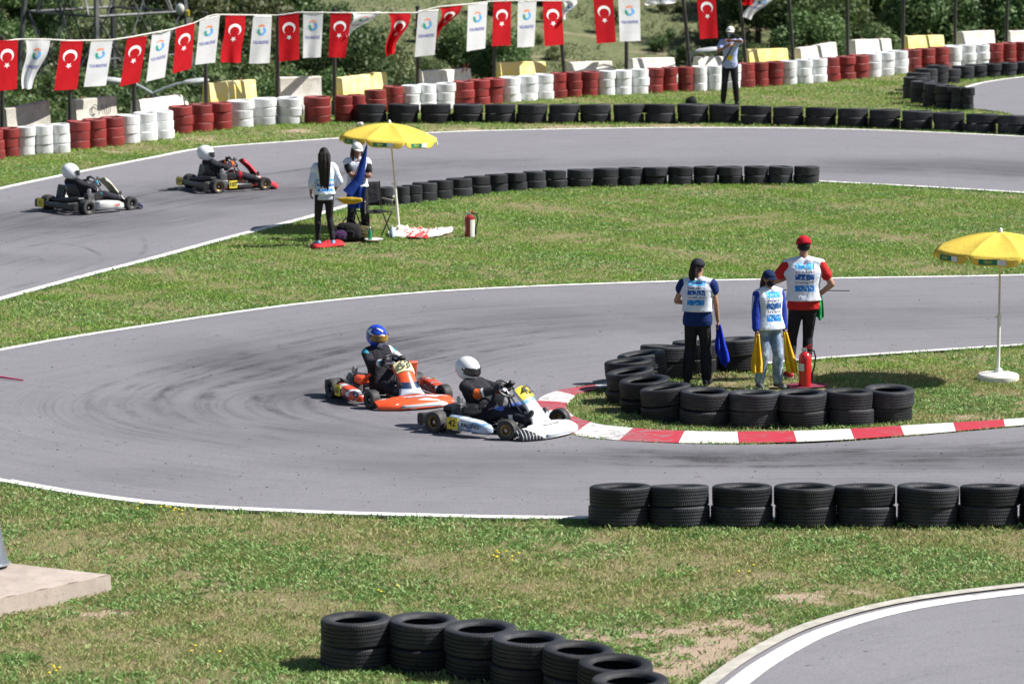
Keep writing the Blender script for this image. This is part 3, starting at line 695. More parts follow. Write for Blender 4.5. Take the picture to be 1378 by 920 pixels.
# ------------------------------------------------------------------ poles, cord and pennants
polem=mat('black_painted_steel',(.020,.021,.024),.5,(.05,.045,.04),4)
poles=[(3,3),(94,94),(180,181),(277,277),(374,373),(450,450),(562,562),(666,665),(751,763),(843,843),(920,932),(996,1007),(1062,1070),(1140,1141),(1216,1214),(1286,1284),(1356,1353)]
pole_pts=[]
for i,(xt,xb) in enumerate(poles):
    b=W(xb,wall_base(xb)-9); b.z=-.1
    if xt in(751,920,996,1062): yt=-50
    else: yt=None
    tops={3:52,94:54,180:48,277:19,374:19,450:14,562:11,666:0}
    yt=tops.get(xt,-45); yb=wall_base(xb)-9
    t=AD(xt+ (xt-xb)*(abs(yt)/95 if yt<0 else 0), yt, b.y)
    e=empty('pole',(b.x,b.y,0),0,'black steel pole, %s from the left behind the tyre wall'%ORD[i],'pole','black poles behind the tyre wall')
    mb=MB(); tt=t-Vector((b.x,b.y,0)); mb.tube([(0,0,-.4),(tt.x*.5,0,tt.z*.5),(tt.x,0,tt.z)],[.048,.045,.042],10); mb.build('shaft',polem,e)
    mb=MB(); mb.lathe([(.12,0),(.12,.02),(.075,.03),(.068,.34),(.05,.36)],12); mb.build('base_sleeve',polem,e)
    mb=MB(); mb.lathe([(.055,0),(.055,.03),(.02,.05)],10,c=(tt.x,0,tt.z)); mb.build('top_cap',polem,e)
    pole_pts.append((xb,b,t))
def fence_y(px): return W(px,wall_base(px)-9).y - .32
cordY=[(-30,58),(0,57),(23,53),(60,53),(94,55),(150,54),(176,50),(230,40),(262,31),(285,20),(300,20),(374,21),(402,17),(450,17.5),(560,17.5),(575,13),(592,9),(629,6),(660,2),(700,1),(760,1.5),(800,-2),(860,-3),(940,-4),(1010,-4),(1080,-8),(1200,-20)]
cx_=[a for a,b in cordY]; cy_=[b for a,b in cordY]
def cord_pt(px): return AD(px,interp(px,cx_,cy_),fence_y(px))
mb=MB(); mb.tube([cord_pt(x) for x in range(-30,1201,10)],.014,5)
tag(mb.build('cord',mat('white_cord',(.75,.74,.70),.8)),'thin white cord strung from pole to pole and carrying the flags','cord')
fl_red=cloth('red_flag_cloth',(.66,.012,.022),(.56,.010,.018),bmp=.25); fl_white=cloth('white_flag_cloth',(.90,.90,.92),(.86,.87,.90),bmp=.2)
for _m in (fl_red,fl_white):
    nt=_m.node_tree; b=nt.nodes['Principled BSDF']; tr=nt.nodes.new('ShaderNodeBsdfTranslucent'); tr.inputs[0].default_value=(.62,.015,.02,1) if _m==fl_red else (.8,.83,.88,1)
    mx=nt.nodes.new('ShaderNodeMixShader'); mx.inputs[0].default_value=.45; L(nt,b.outputs[0],mx.inputs[1]); L(nt,tr.outputs[0],mx.inputs[2]); L(nt,mx.outputs[0],nt.nodes['Material Output'].inputs[0])
e_white=mat('white_emblem_print',(.85,.85,.86),.7); e_or=mat('orange_emblem_print',(.85,.22,.05),.7); e_gr=mat('green_emblem_print',(.02,.30,.20),.7); e_bl=mat('blue_emblem_print',(.10,.36,.78),.7); e_nv=mat('navy_print',(.05,.06,.40),.7); e_cy=mat('pale_cyan_print',(.50,.74,.86),.7)
FT=text_verts('TUZLA BELEDİYESİ',.105)
FT2=text_verts('KARTING',.10)
def arc_poly(cx,cy,r0,r1,a0,a1,n=14):
    P=[(cx+r1*math.cos(lerp(a0,a1,i/n)),cy+r1*math.sin(lerp(a0,a1,i/n))) for i in range(n+1)]
    P+=[(cx+r0*math.cos(lerp(a1,a0,i/n)),cy+r0*math.sin(lerp(a1,a0,i/n))) for i in range(n+1)]
    m_=n+1; F=[(i,i+1,2*m_-2-i,2*m_-1-i) for i in range(n)]
    return P,F
# unit flag space: u -.5..+.5 across (width 1), w 0..1 down from the cord; emblem shapes in metres for a .45 x 1.10 cloth
def crescent():
    n=26; P=[];F=[]
    # opens downward: outer circle centre (0,0) r .115 ; inner centre (0,-.030) r .092
    for i in range(n+1):
        a=lerp(-58,238,i/n)*PI/180; SC=1.22
        d=(math.cos(a),math.sin(a)); ox,oy=.118*d[0]*SC,.118*d[1]*SC
        # ray from the outer centre to the inner circle
        cx,cy=0,-.032; r=.092; bq=d[0]*cx+d[1]*cy; disc=bq*bq-(cx*cx+cy*cy-r*r); ti=bq+math.sqrt(max(disc,0)); ti=min(ti,.1175)
        P+=[(ox,oy),(d[0]*ti*SC,d[1]*ti*SC)]
    F=[(2*i,2*i+2,2*i+3,2*i+1) for i in range(n)]; return P,F
def star(cx,cy,r):
    P=[(cx,cy)]+[(cx+(r if k%2==0 else r*.42)*math.sin(k*PI/5+PI),cy+(r if k%2==0 else r*.42)*math.cos(k*PI/5+PI)) for k in range(10)]
    return P,[(0,1+k,1+(k+1)%10) for k in range(10)]
FW,FH=.45,1.10
def flag(i, kind, tl, tr, bl, br, label, twist=0, fold=0):
    """tl..br: image corners on the vertical plane of the pole line; the cloth gets its own folds"""
    px=(tl[0]+tr[0])/2; D=fence_y(px)
    Dl,Dr=fence_y(tl[0]),fence_y(tr[0]); c=[AD(tl[0],tl[1],Dl),AD(tr[0],tr[1],Dr),AD(bl[0],bl[1],Dl),AD(br[0],br[1],Dr)]
    e=empty(('red_flag' if kind=='r' else 'white_flag'),(c[0]+c[1])/2,0,label,'flag','red and white pennants on the cord')
    o=Vector(e.location); ph=random.uniform(0,6); am=random.uniform(.012,.03)
    def D2(u,w):
        top=c[0].lerp(c[1],u); bot=c[2].lerp(c[3],u); p=top.lerp(bot,w)-o
        fy=am*w*math.sin(u*7+ph+w*2)+am*.7*w*math.sin(w*9+ph*2+u*3)+fold*math.sin(u*PI*2.0)*w*.10
        p.y+=fy-.10*w*w*abs(math.sin(ph)); p.x+=fold*.02*math.sin(w*6); p.z-= .01*math.sin(u*PI) if w<.02 else 0
        return p
    mb=MB(); mb.grid(lambda u,w:D2(u,w),10,20); f=mb.build('cloth',fl_red if kind=='r' else fl_white,e,60)
    mb=MB(); mb.grid(lambda u,w:D2(u,w*.035)+Vector((0,.004*math.cos(w*6),0)),8,2); mb.build('hem',e_white if kind=='w' else fl_red,e,60,solid=.006)
    def put(name,shapes,mats):
        mb=MB()
        for (PF,mi,cy) in shapes:
            P_,F_=PF
            for off in (-.006,.006):
                vs=[]
                for (x,y) in P_:
                    u=.5+x/FW; w=(cy-y)/FH; q=D2(u,w); q.y+=off; vs.append(q)
                mb.add(vs,F_,mi)
        mb.build(name,mats,e,0)
    if kind=='r':
        put('crescent',[(crescent(),0,.34)],[e_white]); put('star',[(star(0,0,.068),0,.555)],[e_white])
    else:
        put('emblem',[(arc_poly(0,0,.055,.095,R(25),R(155)),0,.30),(arc_poly(.01,0,.05,.105,R(150),R(245)),1,.36),(arc_poly(-.005,.01,.060,.108,R(-105),R(50)),2,.36),(arc_poly(0,0,.108,.122,R(-20),R(190)),3,.36)],[e_or,e_gr,e_bl,e_cy])
        put('lettering',[(FT,0,.60) if False else (([(x*.40,y*.9) for x,y in FT[0]],FT[1]),0,.62)],[e_nv])
    return e
flags=[('r',(-4,55),(24,53),(-5,123),(23,120),'red crescent flag cut by the left edge of the picture',0),
('w',(34,52),(68,53),(31,120),(44,119),'white emblem flag, right side folded into a narrow foot, second from left',2),
('r',(82,56),(112,55),(73,122),(104,120),'red crescent flag between the narrow folded white one and a pole, third from left',0),
('w',(123,54),(152,53),(113,117),(143,115),'white emblem flag directly right of the third flag, above a lamp head',0),
('r',(171,51),(198,49),(162,116),(188,111),'red crescent flag hanging over the lamp arm, fifth from left',0),
('w',(205,45),(230,39),(197,110),(222,104),'white emblem flag on the steep part of the cord, sixth from left',0),
('r',(237,38),(262,31),(233,99),(258,92),'red crescent flag on the steep part of the cord, seventh from left',0),
('w',(269,26),(296,20),(263,87),(290,84),'white emblem flag at the peak of the cord above the yellow barrier',0),
('r',(303,21),(330,21),(298,84),(325,84),'red crescent flag with a crease at its lower right, just right of the cord peak',1),
('w',(341,21),(366,21),(335,86),(363,85),'white emblem flag just left of the tall fifth pole',0),
('r',(375,20),(402,18),(376,83),(403,80),'red crescent flag touching the tall fifth pole on its right',0),
('w',(408,16),(435,16),(408,78),(432,77),'white emblem flag above the empty gap right of the white barrier',0),
('r',(445,18),(473,18),(442,77),(465,78),'red crescent flag left of the blown sideways white one',0),
('w',(474,17),(512,16),(468,50),(473,46),'white flag blown sideways into a small bluish triangle',3),
('r',(523,18),(552,18),(522,77),(533,70),'red crescent flag pinched to a narrow twisted foot',3),
('w',(563,14),(590,13),(558,77),(585,74),'white emblem flag left of the dark folded red one',0),
('r',(592,10),(622,7),(588,51),(590,50),'dark red flag folded into a triangle right of the tall white one',3),
('w',(630,5),(656,4),(628,69),(653,65),'white emblem flag right of the dark triangular red one',0),
('r',(664,3),(688,2),(662,62),(687,61),'red crescent flag above the yellow barrier with tarpaulin',0),
('w',(697,2),(722,1),(696,64),(719,63),'white emblem flag between two red ones in the middle of the cord',0),
('r',(730,2),(756,2),(733,62),(759,60),'red crescent flag hanging against the tilted pole',0),
('w',(757,2),(776,0),(757,27),(762,25),'small twisted white flag behind the tilted pole',3),
('r',(798,-3),(825,-3),(803,59),(829,57),'red crescent flag immediately left of the last full white flag',0),
('w',(832,-3),(861,-3),(834,56),(862,55),'white emblem flag touching the pole, the last full white one',0),
('w',(866,-3),(916,-4),(872,8),(912,3),'white flag blown up so only its crumpled hem shows',3),
('r',(937,-8),(963,-8),(942,53),(966,51),'red crescent flag alone near the photographer, the last full red one',0),
('r',(1000,-8),(1022,-8),(1003,8),(1014,6),'scrap of red flag curled against the pole right of the photographer',3),
('w',(1016,-8),(1044,-8),(1001,24),(1012,26),'pale blue and white flag blown aside right of the photographer',3)]
for i,f in enumerate(flags): flag(i,*f[:5],f[5],fold=f[6])
# ------------------------------------------------------------------ people (local: facing +X, left = +Y)
skin=mat('fair_skin',(.42,.23,.155),.55,(.36,.185,.12),14); skin_d=mat('tanned_skin',(.30,.155,.10),.55,(.25,.12,.08),14)  # two mottled skin tones, a paler one and a deeper one
hairm=mat('dark_brown_hair',(.010,.008,.008),.6,(.018,.013,.011),30,bmp=.5,bsc=50,spec=.25)
hairb=mat('brown_hair',(.045,.024,.016),.6,(.07,.038,.024),30,bmp=.5,bsc=50,spec=.25)
eyem=mat('dark_eye',(.015,.012,.012),.25); 
def ik(a,t,l1,l2,pole):
    a=Vector(a);t=Vector(t); d=t-a; L_=min(d.length,(l1+l2)*.999); d.normalize(); x=(l1*l1-l2*l2+L_*L_)/(2*L_); h=math.sqrt(max(l1*l1-x*x,0))
    p=Vector(pole); p=(p-d*p.dot(d)).normalized(); return a+d*x+p*h, a+d*L_
def hand(mb, wrist, dirn, palmn, side, curl=.5, k=1.0):
    """palm, four separate fingers of unequal length with knuckle bends, and a thumb leaving the side of the palm"""
    d=Vector(dirn).normalized(); n=Vector(palmn); n=(n-d*n.dot(d)).normalized(); s=d.cross(n)*side
    w=Vector(wrist); Mx=Matrix((s,d,n)).transposed()
    mb.ell(w+d*.045*k,(.040*k,.052*k,.016*k),10,7,rot=Mx)
    for i,(o,l) in enumerate(((-.030,.070),(-.010,.080),(.010,.075),(.029,.058))):
        a=w+d*.085*k-s*o*k; a1=curl*.9; a2=curl*1.9
        b=a+(d*math.cos(a1)+n*math.sin(a1))*l*.5*k; c=b+(d*math.cos(a2)+n*math.sin(a2))*l*.5*k
        mb.cap(a,b,.0098*k,.0090*k,6); mb.cap(b,c,.0090*k,.0075*k,6)
    a=w+d*.025*k+s*.030*k; b=a+(d*.6+s*.62+n*.35*curl)*.045*k; c=b+(d*.85+s*.15+n*.8*curl)*.035*k
    mb.cap(a,b,.013*k,.0105*k,6); mb.cap(b,c,.0105*k,.008*k,6)
class Fig:
    def __init__(s, H=1.72, hip=None, lean=0, feet=((0,.11),(0,-.11)), hands=(None,None), elbow=((-.6,.5,-.2),(-.6,-.5,-.2)), headyaw=0, headpitch=0, chair=None, slim=1.0, chest=None, knee=((1,0,0),(1,0,0)), legs=None, footdir=None):
        k=H/1.75; s.k=k; s.sl=slim
        s.hip=Vector(hip) if hip else Vector((0,0,.93*k))
        ax=Vector((math.sin(lean),0,math.cos(lean))); s.ax=ax; up=ax
        s.T=lambda h,f=0: s.hip+ax*(h*k)+Vector((ax.z,0,-ax.x))*(f*k)
        s.sh=[s.T(.485)+Vector((0,.178*k*slim,0)), s.T(.485)+Vector((0,-.178*k*slim,0))]
        s.hj=[s.hip+Vector((0,.085*k,-.02*k)), s.hip+Vector((0,-.085*k,-.02*k))]
        s.elb=[];s.wr=[];s.kn=[];s.an=[];s.hd=[]
        for i,sd in enumerate((1,-1)):
            h=hands[i] if hands[i] else s.sh[i]+Vector((.03,.06*sd,-.56*k))
            e,w=ik(s.sh[i],h,.285*k,.25*k,elbow[i]); s.elb.append(e); s.wr.append(w)
            f=feet[i]; ank=Vector((f[0],f[1],.085*k)) if len(f)==2 else Vector(f)
            kn,an=ik(s.hj[i],ank,.425*k,.42*k,knee[i]); s.kn.append(kn); s.an.append(an)
        s.head=s.T(.70,.015); s.hy=headyaw; s.hp=headpitch
        s.HM=Matrix.Rotation(headyaw,3,'Z')@Matrix.Rotation(headpitch,3,'Y')
        s.fd=footdir or (0,0)
    def hp_(s,x,y,z): return s.head+s.HM@Vector((x*s.k,y*s.k,z*s.k))
    def torso(s, mb, g=0, z0=-.07, z1=.53, wide=1.0, flare=0):
        k=s.k; T=s.T; sl=s.sl
        S=[(-.09,.105,.150),(-.03,.112,.162),(.04,.105,.150),(.14,.092,.132),(.24,.100,.145),(.33,.112,.162),(.41,.108,.172),(.47,.088,.165),(.51,.062,.11),(.54,.05,.06)]
        secs=[]
        hs=[q[0] for q in S]
        for h in np.linspace(z0,z1,12):
            d=np.interp(h,hs,[q[1] for q in S]); w=np.interp(h,hs,[q[2] for q in S])
            fl=flare*max(0,(.3-h))
            secs.append((T(h,.005),(d+g+fl)*k,(w*sl+g+fl)*k*wide))
        mb.loft(secs,24)
        if z1>.45:
            for i,sg in enumerate((1,-1)): mb.cap(T(.51)+Vector((0,.045*sg,0)),s.sh[i]+Vector((0,-.03*sg,-.005)),(.045+g)*k,(.044+g)*k)
    def legs(s, mb, g=0, z=0, upto=1.0, loose=0):
        k=s.k
        for i in range(2):
            a,b,c=s.hj[i],s.kn[i],s.an[i]; c2=b.lerp(c,upto)
            mb.cap(a,b,(.088+g)*k,(.056+g+loose*.4)*k); m=b.lerp(c,.32)
            d=(c-b).normalized(); back=Vector((-1,0,0)); back=(back-d*back.dot(d)); back=back.normalized()*.012*k if back.length>.01 else Vector()
            if upto>.32: mb.cap(b,m+back,(.054+g+loose*.5)*k,(.056+g+loose*.6)*k); mb.cap(m+back,c2,(.056+g+loose*.6)*k,(lerp(.056,.038,upto)+g+loose)*k)
            else: mb.cap(b,c2,(.054+g)*k,(.05+g)*k)
        mb.ell(s.hip-Vector((0,0,.01)),((.105+g)*k,(.155+g)*k,(.11+g)*k),14,10)
    def arms(s, mb, g=0, up=1.0, fo=0.0):
        k=s.k
        for i in range(2):
            a,b,c=s.sh[i],s.elb[i],s.wr[i]
            mb.cap(a-Vector((0,math.copysign(.004,a.y),.012)),a.lerp(b,up),(.048+g)*k,lerp(.048,.040,up)*k+g*k)
            if fo>0: mb.cap(b,b.lerp(c,fo),(.039+g)*k,lerp(.039,.027,fo)*k+g*k)
    def body(s, par, m=None, curl=(.6,.6), palm=((0,-1,0),(0,1,0)), hdir=(None,None), face=True, vox=.011, mats=None, matfn=None, suit=False):
        mb=MB(); k=s.k; s.torso(mb); s.legs(mb); s.arms(mb,0,1,1)
        mb.cap(s.T(.48),s.head-Vector((0,0,.06*k)),.058*k,.052*k)
        for i,sd in enumerate((1,-1)):
            d=hdir[i] or (s.wr[i]-s.elb[i]); hand(mb,s.wr[i],d,palm[i],-sd if True else sd,curl[i],k)
            f=Vector((1,.18*sd,0)).normalized(); f=Matrix.Rotation(s.fd[i],3,'Z')@f
            an=s.an[i]; mb.cap(an-f*.02+Vector((0,0,-.03*k)),an+f*.14*k+Vector((0,0,-.055*k)),.036*k,.026*k)
        hp=s.hp_; M=s.HM
        mb.ell(hp(-.008,0,.022),(.098*k,.078*k,.098*k),16,12,rot=M); mb.ell(hp(.022,0,-.045),(.066*k,.056*k,.068*k),14,10,rot=M)
        mb.cap(hp(.082,0,.008),hp(.104,0,-.028),.008*k,.014*k,8)       # nose
        mb.ell(hp(.080,0,-.066),(.013*k,.026*k,.008*k),8,6,rot=M); mb.ell(hp(.074,0,-.098),(.018*k,.024*k,.018*k),8,6,rot=M)
        mb.ell(hp(.078,0,.036),(.014*k,.052*k,.009*k),8,6,rot=M)
        for sd in(1,-1): mb.ell(hp(-.005,.078*sd,-.008),(.018*k,.010*k,.032*k),8,6,rot=M)
        o=fuse(mb,'body',mats or m or skin,par,vox*1.0,3,matfn)
        if face:
            e=MB()
            for sd in(1,-1): e.ell(hp(.080,.030*sd,.014),(.010*k,.015*k,.008*k),8,6,rot=M)
            e.build('eyes',eyem,par)
            e=MB(); e.ell(hp(.0835,0,-.067),(.011*k,.024*k,.007*k),8,6,rot=M); e.build('lips',mat('lips',(.32,.10,.08),.5),par)
        return o
    def shoes(s, par, m, solem=None):
        k=s.k
        for i,sd in enumerate((1,-1)):
            mb=MB(); f=Matrix.Rotation(s.fd[i],3,'Z')@Vector((1,.18*sd,0)).normalized(); an=s.an[i]; z=-.085*k
            mb.cap(an-f*.045*k+Vector((0,0,z+.045*k)),an+f*.15*k+Vector((0,0,z+.035*k)),.042*k,.034*k); mb.cap(an+Vector((0,0,.0)),an+Vector((0,0,z+.05*k)),.042*k,.045*k)
            q=an+f*.055*k+Vector((0,0,z+.016)); rz=math.atan2(f.y,f.x); mb.box(q,(.27*k,.085*k,.03),Matrix.Rotation(rz,3,'Z'),bev=.012)
            o=fuse(mb,'shoe',[m,solem or m],par,.01,3,lambda x,y,zz,zl=an.z+z+.026:1 if zz<zl else 0)
    def trousers(s, par, m, g=.014, loose=.012, up=.93):
        mb=MB(); s.legs(mb,g,upto=up,loose=loose); s.torso(mb,g,-.09,.06); return fuse(mb,'trousers',m,par,.012,4)
    def shirt(s, par, m, g=.013, up=.6, fo=0, z0=-.06, mats=None, matfn=None, name='shirt'):
        mb=MB(); s.torso(mb,g,z0,.50); s.arms(mb,g+.010,up,fo)
        return fuse(mb,name,mats or m,par,.011,4,matfn)
    def bib(s, par, m, z0=.0, flare=.10, g=.030, sho=.35, shr=.084):
        mb=MB(); s.torso(mb,g,z0,.485,1.0,flare)
        for i in range(2):
            a,b=s.sh[i],s.elb[i]; sg=1 if i==0 else -1; n_=s.T(.495)+Vector((0,.075*sg,0)); j=a+Vector((0,-.018*sg,-.004)); mb.cap(n_,j,.062*s.k,shr*s.k); mb.cap(j,a.lerp(b,sho),shr*s.k,(shr-.004)*s.k); mb.cap(n_-Vector((0,0,.10)),j-Vector((0,0,.10)),.09*s.k,.075*s.k)
        return fuse(mb,'bib',m,par,.012,4)
def bibprint(name, ax, s=1, front=True, back=True, zs=(.16,.45), ysh=0.0):
    """white bib cloth with blue printed blocks and small white lines of lettering on the chest or the back"""
    m,nt,b=_new(name); o=texco(nt); b.inputs['Roughness'].default_value=.8; b.inputs['Specular IOR Level'].default_value=.2
    sx=nt.nodes.new('ShaderNodeSeparateXYZ'); L(nt,o,sx.inputs[0]); X,Y,Z=sx.outputs
    Y=mth(nt,'ADD',Y,-ysh)
    def band(v,a,c): return mth(nt,'MULTIPLY',mth(nt,'GREATER_THAN',v,a),mth(nt,'LESS_THAN',v,c))
    cur=mixc(nt,ramp(nt,noise(nt,o,7,4),.35,.7),(.80,.82,.88),(.58,.66,.82))
    side=mth(nt,'LESS_THAN' if back else 'GREATER_THAN',X,0.0) if (front!=back) else 1.0
    z0,z1=zs; h=z1-z0
    wob=mth(nt,'MULTIPLY',mth(nt,'SUBTRACT',noise(nt,o,12,3),.5),.03); Zw=mth(nt,'ADD',Z,wob); Yw=mth(nt,'ADD',Y,wob)
    rows=[(z0+h*.80,z1,(.05,.36,.82),'big'),(z0+h*.665,z0+h*.735,None,'txt'),(z0+h*.42,z0+h*.62,(.03,.12,.42),'mix'),(z0+h*.29,z0+h*.35,None,'txt'),(z0,z0+h*.23,(.03,.24,.66),'mix')]
    mp=nt.nodes.new('ShaderNodeMapping'); mp.inputs['Scale'].default_value=(1,38,30); L(nt,o,mp.inputs[0]); tx=noise(nt,mp.outputs[0],1.0,1,.5)
    mp2=nt.nodes.new('ShaderNodeMapping'); mp2.inputs['Scale'].default_value=(1,70,55); L(nt,o,mp2.inputs[0]); tx2=noise(nt,mp2.outputs[0],1.0,1,.5)
    for (a,c,colr,kind) in rows:
        k=mth(nt,'MULTIPLY',band(Zw,a,c),band(Yw,-.112*s,.112*s))
        if front!=back: k=mth(nt,'MULTIPLY',k,side)
        if colr is None:
            k=mth(nt,'MULTIPLY',k,mth(nt,'GREATER_THAN',tx2,.50)); cur=mixc(nt,k,cur,(.08,.09,.25))
        elif kind=='big':
            cc=mixc(nt,mth(nt,'GREATER_THAN',tx,.52),colr,(.25,.60,.88)); cur=mixc(nt,k,cur,cc)
        else:
            cc=mixc(nt,mth(nt,'GREATER_THAN',tx,.60),colr,(.45,.60,.85)); cur=mixc(nt,k,cur,cc)
    L(nt,cur,b.inputs['Base Color']); bump(nt,b,noise(nt,o,6,3,.5,1.2),.55,.05); return m
def cap_hat(f, par, m, brim=True, back=False, beanie=False):
    k=f.k; mb=MB(); M=f.HM; c=f.hp_(-.008,0,.035)
    vs=[];prof=[]
    mb2=MB()
    mb2.ell((0,0,0),(.112*k,.094*k,.098*k),20,14)
    keep=[(M@Vector(v))+c for v in mb2.v]
    fs=[q for q in mb2.f if sum(mb2.v[i][2] for i in q)/len(q)>-.005*k]
    mb.add(keep,fs)
    if brim:
        n=12; P=[]
        for i in range(n+1):
            a=lerp(-1.15,1.15,i/n); sgn=-1 if back else 1
            P.append((sgn*(.100+.075*max(0,math.cos(a*1.3)))*k*math.cos(a*.62), .088*k*math.sin(a)/math.sin(1.15)))
        inn=[(( -1 if back else 1)*math.sqrt(max(0,1-(y/(.094*k))**2))*.104*k*.98,y) for x,y in P]
        v=[M@Vector((x,y,-.012*k-.012*k*(1 if x>0 else 1)*(abs(x)/(.17*k)))) + c for x,y in P]+[M@Vector((x,y,.0)) + c for x,y in inn]
        N=n+1; mb.add(v,[(i,i+1,N+i+1,N+i) for i in range(n)])
    return mb.build('cap',m,par,60,solid=.006)
def long_hair(f, par, m, length=.42, front=False, width=.07):
    k=f.k; mb=MB(); hp=f.hp_
    mb.ell(hp(-.022,0,.030),(.104*k,.090*k,.105*k),14,10,rot=f.HM)
    cut=[]; wd=width/.07
    for (y,w) in ((-.040*wd,.045*wd),(0,.05*wd),(.040*wd,.045*wd)):
        ls=min(1,length/.34); p=[hp(-.085,y,.0),hp(-.085-.03*ls,y*1.1,-.10*ls),hp(-.085-.045*ls,y*1.2,-.22*ls),hp(-.085-.045*ls,y*1.0,-length)]
        for a,b,r0,r1 in zip(p[:-1],p[1:],(w,w*.95,w*.8),(w*.95,w*.8,w*.35)): mb.cap(a,b,r0*k,r1*k,8)
    if front:
        for sd in(1,-1):
            p=[hp(.0,.085*sd,.02),hp(.035,.092*sd,-.10),hp(.075,.085*sd,-.24),hp(.09,.07*sd,-.34)]
            for a,b,r0,r1 in zip(p[:-1],p[1:],(.02,.026,.026),(.026,.026,.012)): mb.cap(a,b,r0*k,r1*k,8)
    return fuse(mb,'hair',m,par,.011,2)
def hang_cloth(name, loc, top_w, bot_w, length, m, label, cat='flag', group=None, yaw=0, folds=3, amp=.02, sway=(0,0), point=0, stick=None):
    e=empty(name,loc,yaw,label,cat,group); mb=MB(); ph=random.uniform(0,6)
    def fn(u,w):
        ww=lerp(top_w,bot_w,min(1,w*1.4)); y=(u-.5)*ww*(1+.1*math.sin(w*5+ph)); x=amp*math.sin(u*PI*2*folds+ph)*(.3+w)+amp*.6*math.sin(w*7)
        z=-w*length*(1-point*abs(u-.35)); return Vector((x+sway[0]*w,y+sway[1]*w,z))
    mb.grid(fn,22,18); mb.build('cloth',m,e,60,solid=.005)
    if stick:
        s=MB(); s.tube(stick,.009,6); s.build('stick',mat('flag_stick_black',(.03,.03,.03),.5),e)
    return e
blue_fl=cloth('blue_signal_cloth',(.015,.05,.62),(.01,.03,.42)); yel_fl=cloth('yellow_signal_cloth',(.82,.50,.035),(.72,.38,.02)); grn_fl=cloth('green_signal_cloth',(.02,.40,.12),(.01,.28,.08))
blk=cloth('black_trouser_cloth',(.016,.017,.022),(.028,.028,.034)); nvy=cloth('navy_cloth',(.012,.035,.17),(.01,.025,.11)); rdt=cloth('red_shirt_cloth',(.55,.03,.03),(.45,.02,.02))
def place_px(px,py): return W(px,py)
GP='race marshals and photographer standing by the track'
# --- C: marshal with back to the camera, left of the three on the island
def root(px,py,face_deg,label): 
    p=W(px,py); return empty('person',p,R(face_deg),label,'person',GP), p
# 1. dark capped marshal, back to camera, blue cloth in right hand
e,p=root(938,517,78,'person with back turned, dark cap, white bib over navy shirt, holding a blue flag')
f=Fig(H=1.60,feet=((.0,.13),(.0,-.12)),hands=((.20,.12,1.00),(.05,-.26,.78)),elbow=((-.1,.5,-.6),(-.5,-.6,0)),headyaw=R(-32),headpitch=R(6),slim=1.16)
f.body(e,skin); f.trousers(e,blk,.016,.020); f.shoes(e,blk)
f.shirt(e,nvy,up=.30,g=.026,z0=-.10); f.bib(e,bibprint('bib_print_navy_marshal',0,front=False,zs=(1.03,1.34)),z0=.10,flare=.14,sho=.30,g=.036,shr=.078)
long_hair(f,e,hairm,.17,width=.055); cap_hat(f,e,cloth('charcoal_cap_cloth',(.03,.034,.05)),brim=False)
Mw=Matrix.Translation(p)@Matrix.Rotation(R(78),4,'Z'); hw=Mw@(f.wr[1]+Vector((.02,0,-.06)))
bf=hang_cloth('blue_flag',hw+Vector((.0,-.03,.02)),.06,.16,.56,blue_fl,'crumpled blue flag hanging from the right hand of the person in navy shirt',folds=2,amp=.03,yaw=R(80),sway=(.0,-.06),point=.5)
# 2. masked marshal facing the camera
e,p=root(1033,521,-66,'masked person facing the camera, navy cap, white bib over blue jacket, jeans, two yellow flags')
f=Fig(H=1.49,feet=((.03,.13),(-.02,-.11)),hands=((.06,.20,.71),(.10,-.225,.69)),elbow=((-.6,.5,0),(-.6,-.5,0)),headyaw=R(2),headpitch=R(4),slim=1.06)
jk=cloth('royal_blue_jacket_cloth',(.02,.05,.42),(.015,.035,.30)); strip_w=cloth('white_sleeve_stripe',(.75,.76,.8))
f.body(e,skin); 
jeans=mat('washed_denim',(.13,.20,.33),.9,(.34,.42,.52),7,lo=.42,hi=.60,bmp=.5,bsc=20)
f.trousers(e,jeans,.018,.018); f.shoes(e,cloth('grey_shoe_cloth',(.2,.2,.22)))
sa,sb_,sc_=f.sh[1],f.elb[1],f.wr[1]
f.shirt(e,None,up=1,fo=.93,g=.020,z0=-.05,mats=[jk,strip_w],matfn=lambda x,y,z:1 if (abs(y)>.19 and z<f.sh[0].z-.02 and (abs(x-lerp(0.02,.04,(1.3-z)))<.010 or abs(x-lerp(-.02,.0,(1.3-z)))<.008)) else 0,name='jacket')
f.bib(e,bibprint('bib_print_masked_marshal',0,s=.95,back=False,zs=(.86,1.23),ysh=.02),z0=-.05,flare=.14,sho=.0,g=.040,shr=.070)
long_hair(f,e,hairb,.30); cap_hat(f,e,cloth('navy_cap_cloth',(.012,.025,.09)))
mb=MB(); mb.ell(f.hp_(.050,0,-.058),(.062*f.k,.066*f.k,.058*f.k),14,10,rot=f.HM); fuse(mb,'face_mask',blk,e,.009,2)
Mw=Matrix.Translation(p)@Matrix.Rotation(R(-66),4,'Z')
for i,(sx_,lb,ln) in enumerate(((0,'yellow flag hanging from the masked person\'s left hand, nearer the fire extinguisher',.52),(1,'yellow flag hanging from the masked person\'s right hand, farther from the fire extinguisher',.50))):
    hw=Mw@(f.wr[sx_]+Vector((.03,0,-.05))); hang_cloth('yellow_flag',hw,.06,.13,ln,yel_fl,lb,group='yellow flags held by the masked marshal',folds=2,amp=.022,yaw=R(-90),sway=(.0,.10 if sx_==0 else .0))
